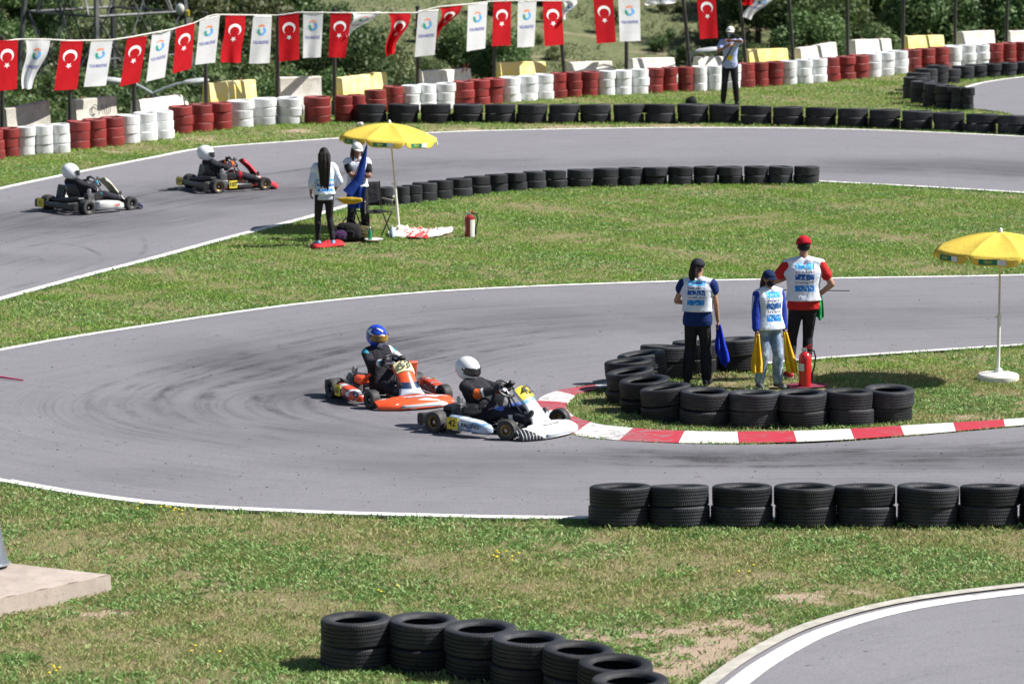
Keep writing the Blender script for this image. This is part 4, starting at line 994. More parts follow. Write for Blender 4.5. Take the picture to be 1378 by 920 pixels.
# 3. red capped marshal, back to camera, hand on hip
e,p=root(1080,509,92,'person with back turned in red cap and red shirt under white bib, hand on hip')
f=Fig(H=1.83,feet=((.02,.17),(.06,-.06)),hands=((.18,.14,1.30),(.03,-.17,1.05)),elbow=((-.2,.9,-.5),(-.25,-1,-.1)),headpitch=R(6),slim=1.15)
f.body(e,skin); f.trousers(e,blk,.010,.0,up=.90); f.shoes(e,cloth('red_shoe_cloth',(.45,.03,.05)),strip_w)
f.shirt(e,rdt,up=.55,g=.018,z0=-.07); f.bib(e,bibprint('bib_print_red_marshal',0,s=1.1,front=False,zs=(1.14,1.50)),z0=.04,flare=.08,sho=.0,g=.034,shr=.072)
cap_hat(f,e,cloth('red_cap_cloth',(.55,.012,.03)),back=False)
mb=MB(); mb.ell(f.hp_(-.03,0,.005),(.085*f.k,.082*f.k,.07*f.k),12,8,rot=f.HM); fuse(mb,'hair',hairm,e,.01,2)
Mw=Matrix.Translation(p)@Matrix.Rotation(R(92),4,'Z'); hw=Mw@Vector((.05,-.19,1.06))
sl=MB()
ge=hang_cloth('green_flag',hw+Vector((0,-.02,.02)),.08,.16,.34,grn_fl,'green flag bunched in the red capped person\'s right hand, its thin stick level',yaw=R(80),folds=2,amp=.03,sway=(.05,-.0),point=.4)
a=W(1052,509); st0=AD(1050,392,hw.y)-hw; st1=AD(1143,393,hw.y)-hw
s_=MB(); Mi=Matrix.Rotation(-R(80),3,'Z'); s_.tube([Mi@st0,Mi@st1],.006,6); s_.build('stick',mat('flag_stick_black',(.03,.03,.03),.5),ge)
# 4. photographer beyond the straight
e,p=root(982,141,-95,'person taking a photograph beyond the straight, white cap, pale blue shirt, dark trousers')
f=Fig(H=1.76,feet=((.0,.16),(.0,-.15)),hands=((.20,.02,1.46),(.27,-.07,1.34)),elbow=((0,1,-.05),(.1,-.9,-.9)),headpitch=R(-2),slim=1.0)
f.body(e,skin_d); f.trousers(e,blk,.014,.010); f.shoes(e,blk)
pb=cloth('pale_blue_shirt_cloth',(.46,.54,.85),(.36,.44,.74)); ylp=cloth('yellow_patch_cloth',(.85,.68,.08))
f.shirt(e,None,up=.55,g=.02,z0=-.10,mats=[pb,ylp],matfn=lambda x,y,z:1 if x>.03 and ((abs(y-.03)<.07 and abs(z-1.36)<.035) or (abs(y+.0)<.055 and abs(z-1.07)<.06)) else 0)
cap_hat(f,e,cloth('white_cap_cloth',(.80,.80,.78)))
mb=MB(); mb.ell(f.hp_(.046,0,-.055),(.062*f.k,.062*f.k,.052*f.k),12,8,rot=f.HM); fuse(mb,'face_mask',cloth('cyan_mask_cloth',(.30,.55,.60)),e,.01,2)
mb=MB(); mb.tube([f.T(.50,-.02)+Vector((0,.10,0)),f.T(.40,.13)+Vector((0,.05,0)),f.T(.18,.13)+Vector((0,-.06,0)),f.T(.02,.08)+Vector((0,-.17,0))],.014,6); mb.build('camera_strap',blk,e)
ce=empty('camera',W(982,141)+Vector((.05,-.27,1.565)),R(-95),'black camera with long lens held up at the photographer\'s face','camera')
cm=mat('camera_black_plastic',(.012,.012,.014),.4)
mb=MB(); mb.box((0,0,0),(.075,.145,.10),bev=.012); mb.box((0,.0,.06),(.06,.06,.035),bev=.01); mb.box((.01,-.06,-.01),(.08,.035,.095),bev=.012); mb.build('camera_body',cm,ce)
mb=MB(); mb.lathe([(.036,0),(.04,.03),(.04,.09),(.046,.10),(.046,.16),(.040,.162)],16,ax='x',c=(.03,0,-.005)); mb.build('lens',cm,ce)
mb=MB(); mb.lathe([(.0,0),(.036,0),(.036,.002)],16,ax='x',c=(.193,0,-.005)); mb.build('lens_glass',mat('lens_glass',(.02,.02,.04),.08),ce)
# 5. woman with very long hair, back to camera
e,p=root(437,331,108,'person with back turned, waist long black hair, white bib over pale blue top, black leggings')
f=Fig(H=1.60,feet=((.03,.10),(-.02,-.13)),hands=((.10,.20,.86),(.14,-.22,.90)),elbow=((-.6,.3,0),(-.55,-.3,0)),headyaw=R(-12),slim=.93)
f.body(e,skin_d); f.trousers(e,blk,.006,.0,up=.92); f.shoes(e,cloth('sky_blue_shoe_cloth',(.18,.42,.70)),strip_w)
f.shirt(e,cloth('pale_sky_top_cloth',(.60,.68,.86),(.50,.58,.80)),up=1,fo=.35,g=.014,z0=-.10)
f.bib(e,bibprint('bib_print_hair_marshal',0,s=1.25,front=False,zs=(.90,1.10)),z0=.0,flare=.10,sho=.22,g=.026)
long_hair(f,e,hairm,.62,width=.095)
# 6. long haired marshal under the umbrella, facing the camera
e,p=root(481,322,-80,'long haired person under the leaning parasol, white cap and bib, cradling a rolled blue flag')
f=Fig(H=1.59,feet=((.02,.15),(.0,-.13)),hands=((.25,.0,1.03),(.25,.08,1.07)),elbow=((-.1,.9,-.8),(-.1,-.9,-.8)),headyaw=R(12),headpitch=R(10),slim=1.05)
f.body(e,skin_d); f.trousers(e,blk,.018,.012); f.shoes(e,blk)
f.shirt(e,blk,up=.62,g=.018,z0=-.05); f.bib(e,bibprint('bib_print_umbrella_marshal',0,back=False,zs=(.92,1.08)),z0=.03,flare=.08,sho=.12,g=.032)
long_hair(f,e,hairb,.38,front=True)
cap_hat(f,e,cloth('white_cap_cloth',(.80,.80,.78)))
pw=W(481,322)
ue=empty('blue_flag',pw+Vector((0,-.30,0)),0,'dark blue rolled flag held upright across the chest under the yellow umbrella','flag')
mb=MB(); A=AD(494,196,pw.y-.30)-ue.location; B=AD(484,240,pw.y-.30)-ue.location; C=AD(468,261,pw.y-.33)-ue.location
mb.tube([A,A.lerp(B,.5),B,B.lerp(C,.6),C],[.008,.045,.075,.085,.10],12)
def drape(u,w):
    a=B.lerp(C,.2)+Vector(((u-.5)*.32*(1-.25*w)-.02,-.03+.02*math.sin(u*16),-w*.36-.08)); return a
mb.grid(drape,16,8); mb.build('cloth',blue_fl if False else cloth('deep_blue_cloth',(.012,.05,.30),(.01,.03,.18)),ue,60)
mb=MB(); mb.tube([A+Vector((0,0,.03)),C+Vector((-.02,0,-.05))],.008,6); mb.build('stick',mat('flag_stick_black',(.03,.03,.03),.5),ue)
# ------------------------------------------------------------------ karts and their drivers (local: forward +X, left +Y)
kblk=mat('kart_black_plastic',(.014,.014,.016),.35,(.03,.03,.032),6); steel=mat('kart_bare_steel',(.42,.42,.44),.35,metal=.9); dsteel=mat('kart_dark_steel',(.06,.06,.065),.4,metal=.6)
alu=mat('cast_aluminium',(.45,.45,.47),.4,(.3,.3,.31),metal=.8); goldr=mat('gold_magnesium_rim',(.34,.23,.09),.4,metal=.7); rub=mat('slick_kart_rubber',(.022,.022,.024),.65,(.060,.058,.055),5,lo=.45,hi=.62)
yplate=mat('yellow_number_plate',(.80,.64,.05),.5,(.72,.55,.04)); pinkp=mat('pale_yellow_number_plate',(.82,.80,.42),.5); numb=mat('number_black',(.012,.012,.012),.6)
def glossy(name,c,c2=None): return mat(name,c,.28,c2 or tuple(x*.85 for x in c),2.5,coat=.4)
def stripes(name, a, bcol, c3, sc=7.0, ang=.9, thr=(.52,.60)):
    """bodywork livery: base colour with slanting bands"""
    m,nt,b=_new(name); o=texco(nt); b.inputs['Roughness'].default_value=.3; b.inputs['Coat Weight'].default_value=.3
    mp=nt.nodes.new('ShaderNodeMapping'); mp.inputs['Rotation'].default_value=(.3,.5,ang); mp.inputs['Scale'].default_value=(1,.28,1); L(nt,o,mp.inputs[0])
    n=noise(nt,mp.outputs[0],sc,1.5,.4,.3)
    c=mixc(nt,mth(nt,'GREATER_THAN',n,thr[0]),a,bcol); c=mixc(nt,mth(nt,'GREATER_THAN',n,thr[1]),c,c3)
    L(nt,c,b.inputs['Base Color']); return m
def plate_text(mb_parent, txt, c, ux, uy, size, off, m, name='number'):
    vs,fs=text_verts(txt,size,.018); c=Vector(c); ux=Vector(ux).normalized(); uy=Vector(uy).normalized(); n=ux.cross(uy)
    mb=MB(); mb.add([c+ux*x+uy*y+n*off for x,y in vs],fs); return mb.build(name,m,mb_parent,0)
def wheel(par, x, y, r, w, rimm, steer=0):
    sd=1 if y>0 else -1; M=Matrix.Rotation(steer,3,'Z')
    h=w/2; ri=r*.50
    mb=MB(); mb.lathe([(ri,-h*.78),(ri+.012,-h*.92),(r*.80,-h),(r*.93,-h*.93),(r*.985,-h*.72),(r,-h*.45),(r,h*.45),(r*.985,h*.72),(r*.93,h*.93),(r*.80,h),(ri+.012,h*.92),(ri,h*.78),(ri-.006,0)],32,c=(x,y,r),ax='y',M=M,closed=True)
    o=mb.build('wheel',rub,par,40)
    mb=MB(); mb.lathe([(ri-.002,-h*.80),(ri+.006,-h*.84),(ri-.010,-h*.70),(ri-.016,-h*.2),(ri*.55,-h*.1),(ri*.45,-h*.15),(.028,-h*.15),(.028,h*.15),(ri*.45,h*.15),(ri*.55,h*.1),(ri-.016,h*.2),(ri-.010,h*.70),(ri+.006,h*.84),(ri-.002,h*.80)],28,c=(x,y,r),ax='y',M=M,closed=True)
    mb.build('rim',rimm,o,40)
    mb=MB(); mb.lathe([(.0,h*.62*sd),(.020,h*.62*sd),(.026,h*.3*sd),(.030,0)],12,c=(x,y,r),ax='y',M=M)
    for k in range(3):
        a=k*2*PI/3; mb.ell(Vector((x,y,r))+M@Vector((math.cos(a)*.03,h*.18*sd,math.sin(a)*.03)),.007,6,4)
    mb.build('hub',steel,o,40)
def shell(mb, secs, n=14, mi=None):
    """loft of closed rounded-box sections: (x, y, z centre, half width y, half height z, power)"""
    vs=[];fs=[]
    for (x,y,z,wy,hz,pw) in secs:
        for k in range(n):
            a=2*PI*(k+.5)/n; ca,sa=math.cos(a),math.sin(a)
            vs.append((x,y+math.copysign(abs(ca)**pw,ca)*wy,z+math.copysign(abs(sa)**pw,sa)*hz))
    N=len(secs)
    for i in range(N-1):
        for k in range(n): fs.append((i*n+k,i*n+(k+1)%n,(i+1)*n+(k+1)%n,(i+1)*n+k))
    fs+=[tuple(range(n-1,-1,-1)),tuple((N-1)*n+k for k in range(n))]
    return mb.add(vs,fs,mi)
def kart(px,py,yaw,sc,label,body_m,nose_m,pod_m,panel_m,rimm,frame_m,number=None,side=None,wheel_steer=0,pod_style='pod',rear_plate=False,airbox=None,nose_gloss=None,plate_m=None):
    p=W(px,py); K=empty('racing_kart',p,yaw,label,'kart','racing karts on the track'); K.scale=(sc,sc,sc)
    # p is the ground point midway between the axles
    X0=-.52; RA=X0; FA=X0+1.04
    # frame rails
    fr=MB(); z=.075
    for sd in(1,-1):
        fr.tube([(RA-.14,.29*sd,z+.03),(RA+.05,.30*sd,z),(RA+.55,.33*sd,z),(FA-.18,.24*sd,z),(FA+.08,.19*sd,z),(FA+.16,.15*sd,z)],.016,8)
        fr.tube([(RA+.25,.32*sd,z),(RA+.25,.52*sd,z),(RA+.70,.52*sd,z),(RA+.70,.33*sd,z)],.010,6)
        fr.tube([(FA-.1,.2*sd,z),(FA,.44*sd,z+.03)],.014,8)
    for x,w in((RA-.10,.29),(RA+.30,.315),(RA+.62,.32),(FA-.12,.22),(FA+.16,.15)): fr.tube([(x,-w,z),(x,w,z)],.014,8)
    fr.tube([(FA-.35,0,z),(FA-.33,0,.30),(RA+.60,0,.50)],.012,6); fr.tube([(FA-.35,-.12,z),(RA+.66,0,.42),(FA-.35,.12,z)],.010,6)
    fr.build('frame',frame_m,K)
    mb=MB(); mb.prism([(RA+.42,-.31),(FA-.1,-.22),(FA+.15,-.17),(FA+.15,.17),(FA-.1,.22),(RA+.42,.31)],.052,.058); mb.build('floor_tray',dsteel,K,0)
    mb=MB(); mb.tube([(RA,-.60,.14),(RA,.60,.14)],.022,12); mb.lathe([(.085,-.006),(.085,.006)],24,c=(RA,.12,.14),ax='y'); mb.build('rear_axle',steel,K)
    mb=MB(); mb.lathe([(.03,-.005),(.095,-.005),(.095,.005),(.03,.005)],28,c=(RA,-.20,.14),ax='y'); mb.build('sprocket',alu,K)
    for sd in(1,-1): wheel(K,RA,.595*sd,.140,.205,rimm)
    for sd in(1,-1): wheel(K,FA,.535*sd,.131,.130,rimm,wheel_steer)
    # bucket seat
    mb=MB()
    def seat(u,v):
        # u 0..1 from front lip along the bottom and up the back ; v across
        y=(v-.5)*2
        if u<.5: t=u/.5; x=lerp(RA+.46,RA+.16,t); zz=lerp(.10,.075,t)
        else: t=(u-.5)/.5; x=RA+.16-.17*t-.03*math.sin(t*PI); zz=.075+.44*t
        w=.185-.02*t if u>.5 else .17; up=.15*abs(y)**2.6*(1 if u<.7 else 1-(u-.7)*1.6)
        return Vector((x+ (.10*abs(y)**2.4 if u>.5 else 0), y*w, zz+(up if u<.62 else up*.4)))
    mb.grid(seat,16,14); mb.build('seat',mat('fibreglass_seat',(.05,.05,.055),.35),K,60,solid=.008)
    # engine on the driver's right, with cylinder fins, exhaust and airbox
    mb=MB(); mb.box((RA+.20,-.40,.17),(.20,.17,.14),bev=.02)
    for k in range(7): mb.box((RA+.20,-.40,.255+k*.018),(.15,.15,.007),bev=.003)
    mb.lathe([(.035,0),(.045,.03),(.03,.07)],12,c=(RA+.20,-.40,.38)); E_=mb.build('engine',alu,K,40)
    mb=MB(); mb.tube([(RA+.12,-.40,.27),(RA-.02,-.38,.27),(RA-.10,-.20,.25),(RA-.13,.12,.23)],[.03,.045,.055,.045],12); mb.tube([(RA-.13,.12,.23),(RA-.13,.28,.22)],[.03,.03],10); mb.build('exhaust',dsteel,K,40)
    mb=MB(); mb.box((RA+.38,-.38,.30),(.20,.15,.13),bev=.03); mb.tube([(RA+.47,-.36,.33),(RA+.50,-.30,.38)],.025,8); mb.build('airbox',airbox or kblk,K,40)
    mb=MB(); mb.box((RA+.16,.42,.30),(.05,.24,.34),Matrix.Rotation(.25,3,'Y'),bev=.012); 
    for k in range(9): mb.box((RA+.192-.0+ (k-4)*.0085,.42,.30+(k-4)*.033),(.004,.20,.010),Matrix.Rotation(.25,3,'Y'))
    mb.build('radiator',dsteel if airbox is None else airbox,K,40)
    # fuel tank, steering
    mb=MB(); shell(mb,[(FA-.50,0,.13,.09,.06,.6),(FA-.47,0,.14,.12,.08,.6),(FA-.28,0,.14,.11,.075,.6),(FA-.25,0,.13,.07,.055,.6)]); mb.build('fuel_tank',mat('milky_fuel_tank',(.55,.52,.42),.4),K,50)
    sw=empty_child=None
    cS=Vector((RA+.60,0,.53)); tilt=Matrix.Rotation(R(-48),3,'Y')
    mb=MB(); mb.tube([cS+tilt@Vector((0,math.cos(a)*.150*(1 if abs(math.sin(a))>.3 else .97),math.sin(a)*.135)) for a in [2*PI*i/24 for i in range(24)]],.0145,8,closed=True)
    SWo=mb.build('steering_wheel',kblk,K)
    mb=MB()
    for a in(0,PI,-PI/2): mb.tube([cS+tilt@Vector((-.02,0,0)),cS+tilt@Vector((0,math.cos(a)*.15,math.sin(a)*.13))],.010,6)
    mb.lathe([(.035,-.015),(.035,.012),(.02,.02)],14,ax='x',c=cS+tilt@Vector((-.02,0,0)),M=tilt); mb.build('spokes',steel,SWo)
    mb=MB(); mb.tube([cS,(FA-.05,0,.10)],.011,8); mb.tube([(FA-.05,0,.10),(FA,.45,.13)],.008,6); mb.tube([(FA-.05,0,.10),(FA,-.45,.13)],.008,6); mb.build('steering_column',steel,K)
    mb=MB()
    for sd in(1,-1): mb=MB(); mb.tube([(FA+.02,.13*sd,.07),(FA+.06,.13*sd,.20),(FA+.07,.17*sd,.23)],.008,6); mb.build('pedal',steel,K)
    # front nose cone
    mb=MB(); nose=[]
    def nz(t):  # t -1..1 across
        y=.56*t; x=FA+.42-.17*abs(t)**2.6; return x,y
    NS=18; vs=[];fs=[]
    prof=[(.01,.030),(.022,.045),(.012,.085),(-.04,.125),(-.16,.165),(-.24,.170),(-.22,.150),(-.10,.11),(-.05,.06),(-.03,.030)]
    for i in range(NS+1):
        t=-1+2*i/NS; x,y=nz(t); hs=1-.30*abs(t)**3; mid=1+.35*math.exp(-(t/.35)**2)
        for (dx,zz) in prof: vs.append((x+dx*(1.0 if abs(t)<.6 else .75)*mid,y,.03+(zz-.03)*hs*(1+.10*math.exp(-(t/.3)**2))))
    P_=len(prof)
    for i in range(NS):
        for k in range(P_): fs.append((i*P_+k,(i+1)*P_+k,(i+1)*P_+(k+1)%P_,i*P_+(k+1)%P_))
    fs+=[tuple(range(P_)),tuple(NS*P_+P_-1-k for k in range(P_))]
    mb.add(vs,fs); no=mb.build('nose_cone',nose_m,K,50)
    mb=MB(); mb.tube([(FA+.16,-.15,.10),(FA+.30,-.16,.11),(FA+.30,.16,.11),(FA+.16,.15,.10)],.010,6); mb.tube([(FA+.16,-.13,.16),(FA+.27,-.14,.16),(FA+.27,.14,.16),(FA+.16,.13,.16)],.010,6); mb.build('bumper_bar',steel,K)
    # front panel standing in front of the wheel
    mb=MB()
    def pn(u,v):
        y=(v-.5)*2; w=np.interp(u,[0,.10,.30,.55,.85,1],[.10,.145,.150,.125,.16,.21]); x=lerp(RA+.83,FA+.17,u)-.04*abs(y)**2; zz=lerp(.60,.19,u)+.035*math.sin(u*PI)-.05*abs(y)**2.2-(.02 if u<.05 else 0)
        return Vector((x,y*w,zz))
    mb.grid(pn,16,10); pa=mb.build('front_panel',panel_m,K,60,solid=.012)
    if number:
        mb=MB()
        def pl(u,v):
            q=pn(.02+u*.40,.5+(v-.5)*.92); return q+Vector((.012,0,.016))
        mb.grid(pl,6,8); pp=mb.build('number_plate',plate_m or pinkp,pa,60)
        ux=(0,1,0); a=pn(.06,.5);b=pn(.40,.5); uy=(a-b)
        plate_text(pa,number,(a+b)/2+Vector((.020,0,.024)),ux,uy,.175,.006,numb)
    # side pods
    for sd in(1,-1):
        mb=MB()
        if pod_style=='pod':
            shell(mb,[(RA+.20,.60*sd,.16,.025,.06,.6),(RA+.24,.61*sd,.165,.075,.085,.6),(RA+.45,.62*sd,.16,.090,.085,.6),(RA+.68,.615*sd,.145,.088,.075,.6),(RA+.80,.59*sd,.12,.06,.055,.6),(RA+.84,.58*sd,.11,.02,.03,.6)],16)
        else:
            shell(mb,[(RA+.24,.56*sd,.12,.02,.04,.6),(RA+.27,.57*sd,.13,.05,.055,.6),(RA+.72,.57*sd,.12,.05,.05,.6),(RA+.76,.56*sd,.11,.02,.03,.6)],14)
        po=mb.build('side_pod',pod_m,K,50)
        if side:
            txt,pos,tm,ptxt=side
            yy=(.712 if pod_style=='pod' else .624)*sd
            if pos=='plate':
                mb=MB(); mb.box((RA+.325,yy,.165),(.17,.010,.15),bev=.02); mb.build('number_plate',yplate,po)
                plate_text(po,txt,(RA+.325,yy+.007*sd,.165),(-sd,0,0),(0,0,1),.11,.002,numb)
            if ptxt: plate_text(po,ptxt,(RA+.60,yy-.006*sd,.155),(-sd,0,0),(0,0,1),.075,.014,tm,'lettering')
    # rear bumper
    mb=MB(); shell(mb,[(RA-.245,-.58,.14,.01,.04,.6),(RA-.245,-.57,.14,.02,.06,.6),(RA-.25,.57,.14,.02,.06,.6)][:1],4) if False else None
    vs=[];fs=[]
    for i in range(15):
        t=-1+2*i/14; y=.62*t; h=.050+.03*abs(t)**3; x=RA-.27+.02*abs(t)**4
        for k in range(10):
            a=2*PI*(k+.5)/10; vs.append((x+math.copysign(abs(math.cos(a))**.6,math.cos(a))*.045,y,.15+math.copysign(abs(math.sin(a))**.6,math.sin(a))*h))
    for i in range(14):
        for k in range(10): fs.append((i*10+k,(i+1)*10+k,(i+1)*10+(k+1)%10,i*10+(k+1)%10))
    fs+=[tuple(range(10)),tuple(149-k for k in range(10))]
    mb=MB(); mb.add(vs,fs); rb_=mb.build('rear_bumper',kblk,K,50)
    import bmesh as _b
    for ob in (no,rb_):
        b_=_b.new(); b_.from_mesh(ob.data); _b.ops.recalc_face_normals(b_,faces=b_.faces); b_.to_mesh(ob.data); b_.free()
    mb=MB()
    def lip(u,v):
        t=lerp(-.52,.52,u); x,y=nz(t); return Vector((x+.030*(1-abs(v-.5)*.6),y,lerp(.045,.092,v)))
    mb.grid(lip,10,3); mb.build('front_decal',glossy('grey_white_decal',(.50,.55,.60),(.30,.34,.40)),no,60,solid=.004)
    if rear_plate:
        mb=MB(); mb.box((RA-.32,.40,.17),(.012,.20,.17),bev=.02); mb.build('number_plate',yplate,rb_)
        plate_text(rb_,rear_plate,(RA-.327,.40,.17),(0,-1,0),(0,0,1),.10,.001,numb)
    return K,p
def driver(px,py,yaw,sc,label,suitm,helm_m,visor_m,mats=None,matfn=None,headyaw=0,headpitch=0,lean=-20,hx=.25,hz=.20):
    p=W(px,py); e=empty('person',p,yaw,label,'person','kart drivers'); e.scale=(sc,)*3; RA=-.52
    cS=Vector((RA+.60,0,.53)); tilt=Matrix.Rotation(R(-48),3,'Y')
    f=Fig(H=1.60,hip=(RA+hx,0,hz),lean=R(lean),feet=((RA+1.06,.13,.20),(RA+1.06,-.13,.20)),
        hands=(cS+tilt@Vector((-.012,.150,.02))+Vector((-.035,.0,-.01)),cS+tilt@Vector((-.012,-.150,.02))+Vector((-.035,0,-.01))),elbow=((-.35,1,-.75),(-.35,-1,-.75)),knee=((.1,.75,1),(.1,-.75,1)),headyaw=headyaw,headpitch=headpitch+R(3),slim=1.10)
    mb=MB(); f.torso(mb,.044); f.legs(mb,.016,loose=.014); f.arms(mb,.030,1,.90); mb.cap(f.T(.48),f.head-Vector((0,0,.06)),.06,.058)
    for i,sd in enumerate((1,-1)):
        hand(mb,f.wr[i],Vector((.42,-.05*sd,.55)),Vector((.5,-.8*sd,-.3)),-sd,1.0,1.12)
        an=f.an[i]; mb.cap(an+Vector((-.03,0,-.05)),an+Vector((.045,0,.10)),.042,.034)
    glove=mat('black_glove_leather',(.015,.015,.017),.6)
    def mf(x,y,z):
        v=Vector((x,y,z))
        for i in range(2):
            if (v-f.wr[i]).length<.145 and (v-f.elb[i]).length>.235: return 1
            if (v-f.an[i]).length<.13 and x>f.an[i].x-.03: return 2
        return (3+matfn(x,y,z,f)) if matfn and matfn(x,y,z,f) is not None else 0
    fuse(mb,'body',[suitm,glove,mat('driver_boot',(.03,.03,.035),.5)]+(mats or []),e,.011,3,mf)
    # helmet
    k=1.0; hc=f.head+Vector((0.01,0,.02)); M=f.HM
    mb=MB(); m2=MB(); HS=1.09; m2.ell((0,0,0),(.158,.130,.140),28,20)
    vs=[]
    for v in m2.v:
        x,y,z=v
        if z<0: 
            t=-z/.140; x=x*(1-.10*t)+ .055*t*max(0,1-abs(y)/.13)*(1 if x>-.02 else .2); z=z*1.08; 
            if z<-.118: z=-.118-(abs(z)-.118)*.25
        vs.append(M@Vector((x*HS,y*HS,z*HS))+hc)
    mb.add(vs,m2.f); ho=mb.build('helmet',helm_m,e,60)
    mb=MB()
    def vis(u,v):
        a=lerp(-1.22,1.22,u); zz=lerp(-.040,.052,v)*(1-.25*abs(a/1.22)**3); rr=math.sqrt(max(0,1-(zz/.140)**2))
        return M@(Vector((math.cos(a)*(.158*rr+.008+ (.010 if zz<0 else 0)),math.sin(a)*(.130*rr+.006),zz))*HS)+hc
    mb.grid(vis,20,6); vo=mb.build('visor',visor_m,ho,60,solid=.004)
    mb=MB()
    for sd in(1,-1): mb.lathe([(.0,.012),(.016,.011),(.019,.0)],12,ax='y',c=M@Vector((.056,.139*sd,.024))+hc,M=(Matrix.Rotation(PI,3,'X') if sd<0 else None))
    mb.build('visor_pivot',kblk,ho)
    mb=MB(); mb.tube([M@(Vector((math.cos(a)*.150+.022,math.sin(a)*.105,-.117))*HS)+hc for a in np.linspace(-1.0,1.0,9)],.007,6); mb.build('chin_trim',kblk,ho)
    return e
white_h=mat('gloss_white_helmet',(.80,.81,.83),.18,(.74,.76,.80),3,coat=.6); vis_d=mat('smoked_visor',(.012,.014,.02),.08,coat=.8)
suit_b=cloth('black_race_suit',(.018,.018,.026),(.035,.034,.045),bmp=.7)
orange_p=cloth('orange_suit_panel',(.75,.14,.03)); cyan_p=cloth('cyan_suit_panel',(.05,.38,.55)); white_p=cloth('white_suit_panel',(.72,.74,.76)); red_p=cloth('red_suit_panel',(.55,.04,.05)); blue_p=cloth('blue_print',(.12,.20,.65))
# white kart
wk_body=glossy('white_kart_bodywork',(.80,.81,.80)); wk_nose=stripes('white_nose_with_black_slashes',(.80,.81,.80),(.80,.81,.80),(.50,.60,.72),9,.9,(.45,.62))
pod_w=stripes('silver_blue_pod_livery',(.42,.52,.66),(.20,.34,.55),(.62,.68,.74),5,.2,(.50,.62))
panelw=stripes('white_panel_cyan_slashes',(.80,.81,.82),(.80,.81,.82),(.25,.50,.66),4,.3,(.5,.64))
YW=R(-37); WX,WY=673,579
K,_=kart(WX,WY,YW,.96,'white and silver kart with yellow side plate leading into the kerb',wk_body,wk_nose,pod_w,panelw,goldr,dsteel,number='42',side=('42','plate',numb,'RACING'),wheel_steer=R(10),plate_m=yplate)
bl_=glossy('blue_knee_pad',(.07,.12,.50))
blk_s=kblk
driver(WX,WY,YW,.96,'person driving the white kart, black suit with orange elbow panels, plain white helmet',suit_b,white_h,vis_d,[orange_p,white_p,blue_p],
   lambda x,y,z,f: 0 if (abs(y)>.17 and (Vector((x,y,z))-f.elb[1 if y<0 else 0]).length<.085 and x>f.elb[0].x-.01) else (1 if ((Vector((x,y,z))-f.wr[0 if y>0 else 1]).length<.165 and (Vector((x,y,z))-f.wr[0 if y>0 else 1]).length>.14 ) or (z<.26 and .30<x<.36) else (2 if (.05<x<.22 and z>.30 and abs(y)>.10) else None)),headyaw=R(-6),headpitch=R(10),lean=-33,hx=.34,hz=.165)
# orange kart
onose=stripes('orange_nose_livery',(.80,.085,.022),(.78,.10,.025),(.62,.64,.68),11,.4,(.5,.64)); opod=stripes('orange_pod_livery',(.78,.08,.025),(.03,.035,.06),(.70,.70,.72),10,.9,(.54,.61))
opanel=stripes('orange_panel_livery',(.80,.10,.03),(.45,.06,.04),(.70,.70,.72),8,.2,(.60,.68))
_n=opanel.node_tree; _bb=_n.nodes['Principled BSDF']; _src=_bb.inputs['Base Color'].links[0].from_socket; _sx=_n.nodes.new('ShaderNodeSeparateXYZ'); L(_n,texco(_n),_sx.inputs[0])
_c=mixc(_n,mth(_n,'LESS_THAN',_sx.outputs[2],.335),_src,(.02,.04,.10)); _c=mixc(_n,mth(_n,'LESS_THAN',_sx.outputs[2],.255),_c,(.50,.56,.66)); L(_n,_c,_bb.inputs['Base Color'])
_n=wk_nose.node_tree; _bb=_n.nodes['Principled BSDF']; _src=_bb.inputs['Base Color'].links[0].from_socket; _sx=_n.nodes.new('ShaderNodeSeparateXYZ'); L(_n,texco(_n),_sx.inputs[0])
_w=mth(_n,'SINE',mth(_n,'ADD',mth(_n,'MULTIPLY',_sx.outputs[1],120),mth(_n,'MULTIPLY',_sx.outputs[0],80)))
_k=mth(_n,'MULTIPLY',mth(_n,'LESS_THAN',mth(_n,'ADD',_sx.outputs[1],mth(_n,'MULTIPLY',_sx.outputs[2],1.2)),-.27),1.0); _c=mixc(_n,_k,_src,(.02,.025,.035)); _c=mixc(_n,mth(_n,'MULTIPLY',_k,mth(_n,'GREATER_THAN',_w,.90)),_c,(.75,.76,.76)); L(_n,_c,_bb.inputs['Base Color'])
YO=R(-63); OX,OY=527,539
K2,_=kart(OX,OY,YO,.92,'orange kart with number 63 on its front panel following the white kart',onose,onose,opod,opanel,dsteel,dsteel,number='63',side=('63','plate',numb,''),wheel_steer=R(6),airbox=glossy('orange_airbox',(.75,.10,.03)))
hb_m,nt,b=_new('blue_white_swirl_helmet'); o=texco(nt); n_=noise(nt,o,5.5,1.5,.4,.8); b.inputs['Roughness'].default_value=.15; b.inputs['Coat Weight'].default_value=.6
c=mixc(nt,mth(nt,'GREATER_THAN',n_,.47),(.02,.07,.55),(.015,.03,.25)); c=mixc(nt,mth(nt,'GREATER_THAN',n_,.56),c,(.75,.78,.82)); L(nt,c,b.inputs['Base Color'])
driver(OX,OY,YO,.92,'person driving the orange kart in black and cyan suit with blue and white helmet',suit_b,hb_m,mat('amber_visor',(.30,.17,.02),.08,(.05,.03,.02),6,coat=.8),[cyan_p,white_p],
   lambda x,y,z,f: 0 if ((abs(y)>.19 and z>f.sh[0].z+.005) or (z>.44 and x>.02 and abs(y)<.2 and x<.1)) else (1 if (y>.15 and z>.52 and x<-.18) or (x>-.02 and x<.12 and z>.36) else None),headyaw=R(4),headpitch=R(8))
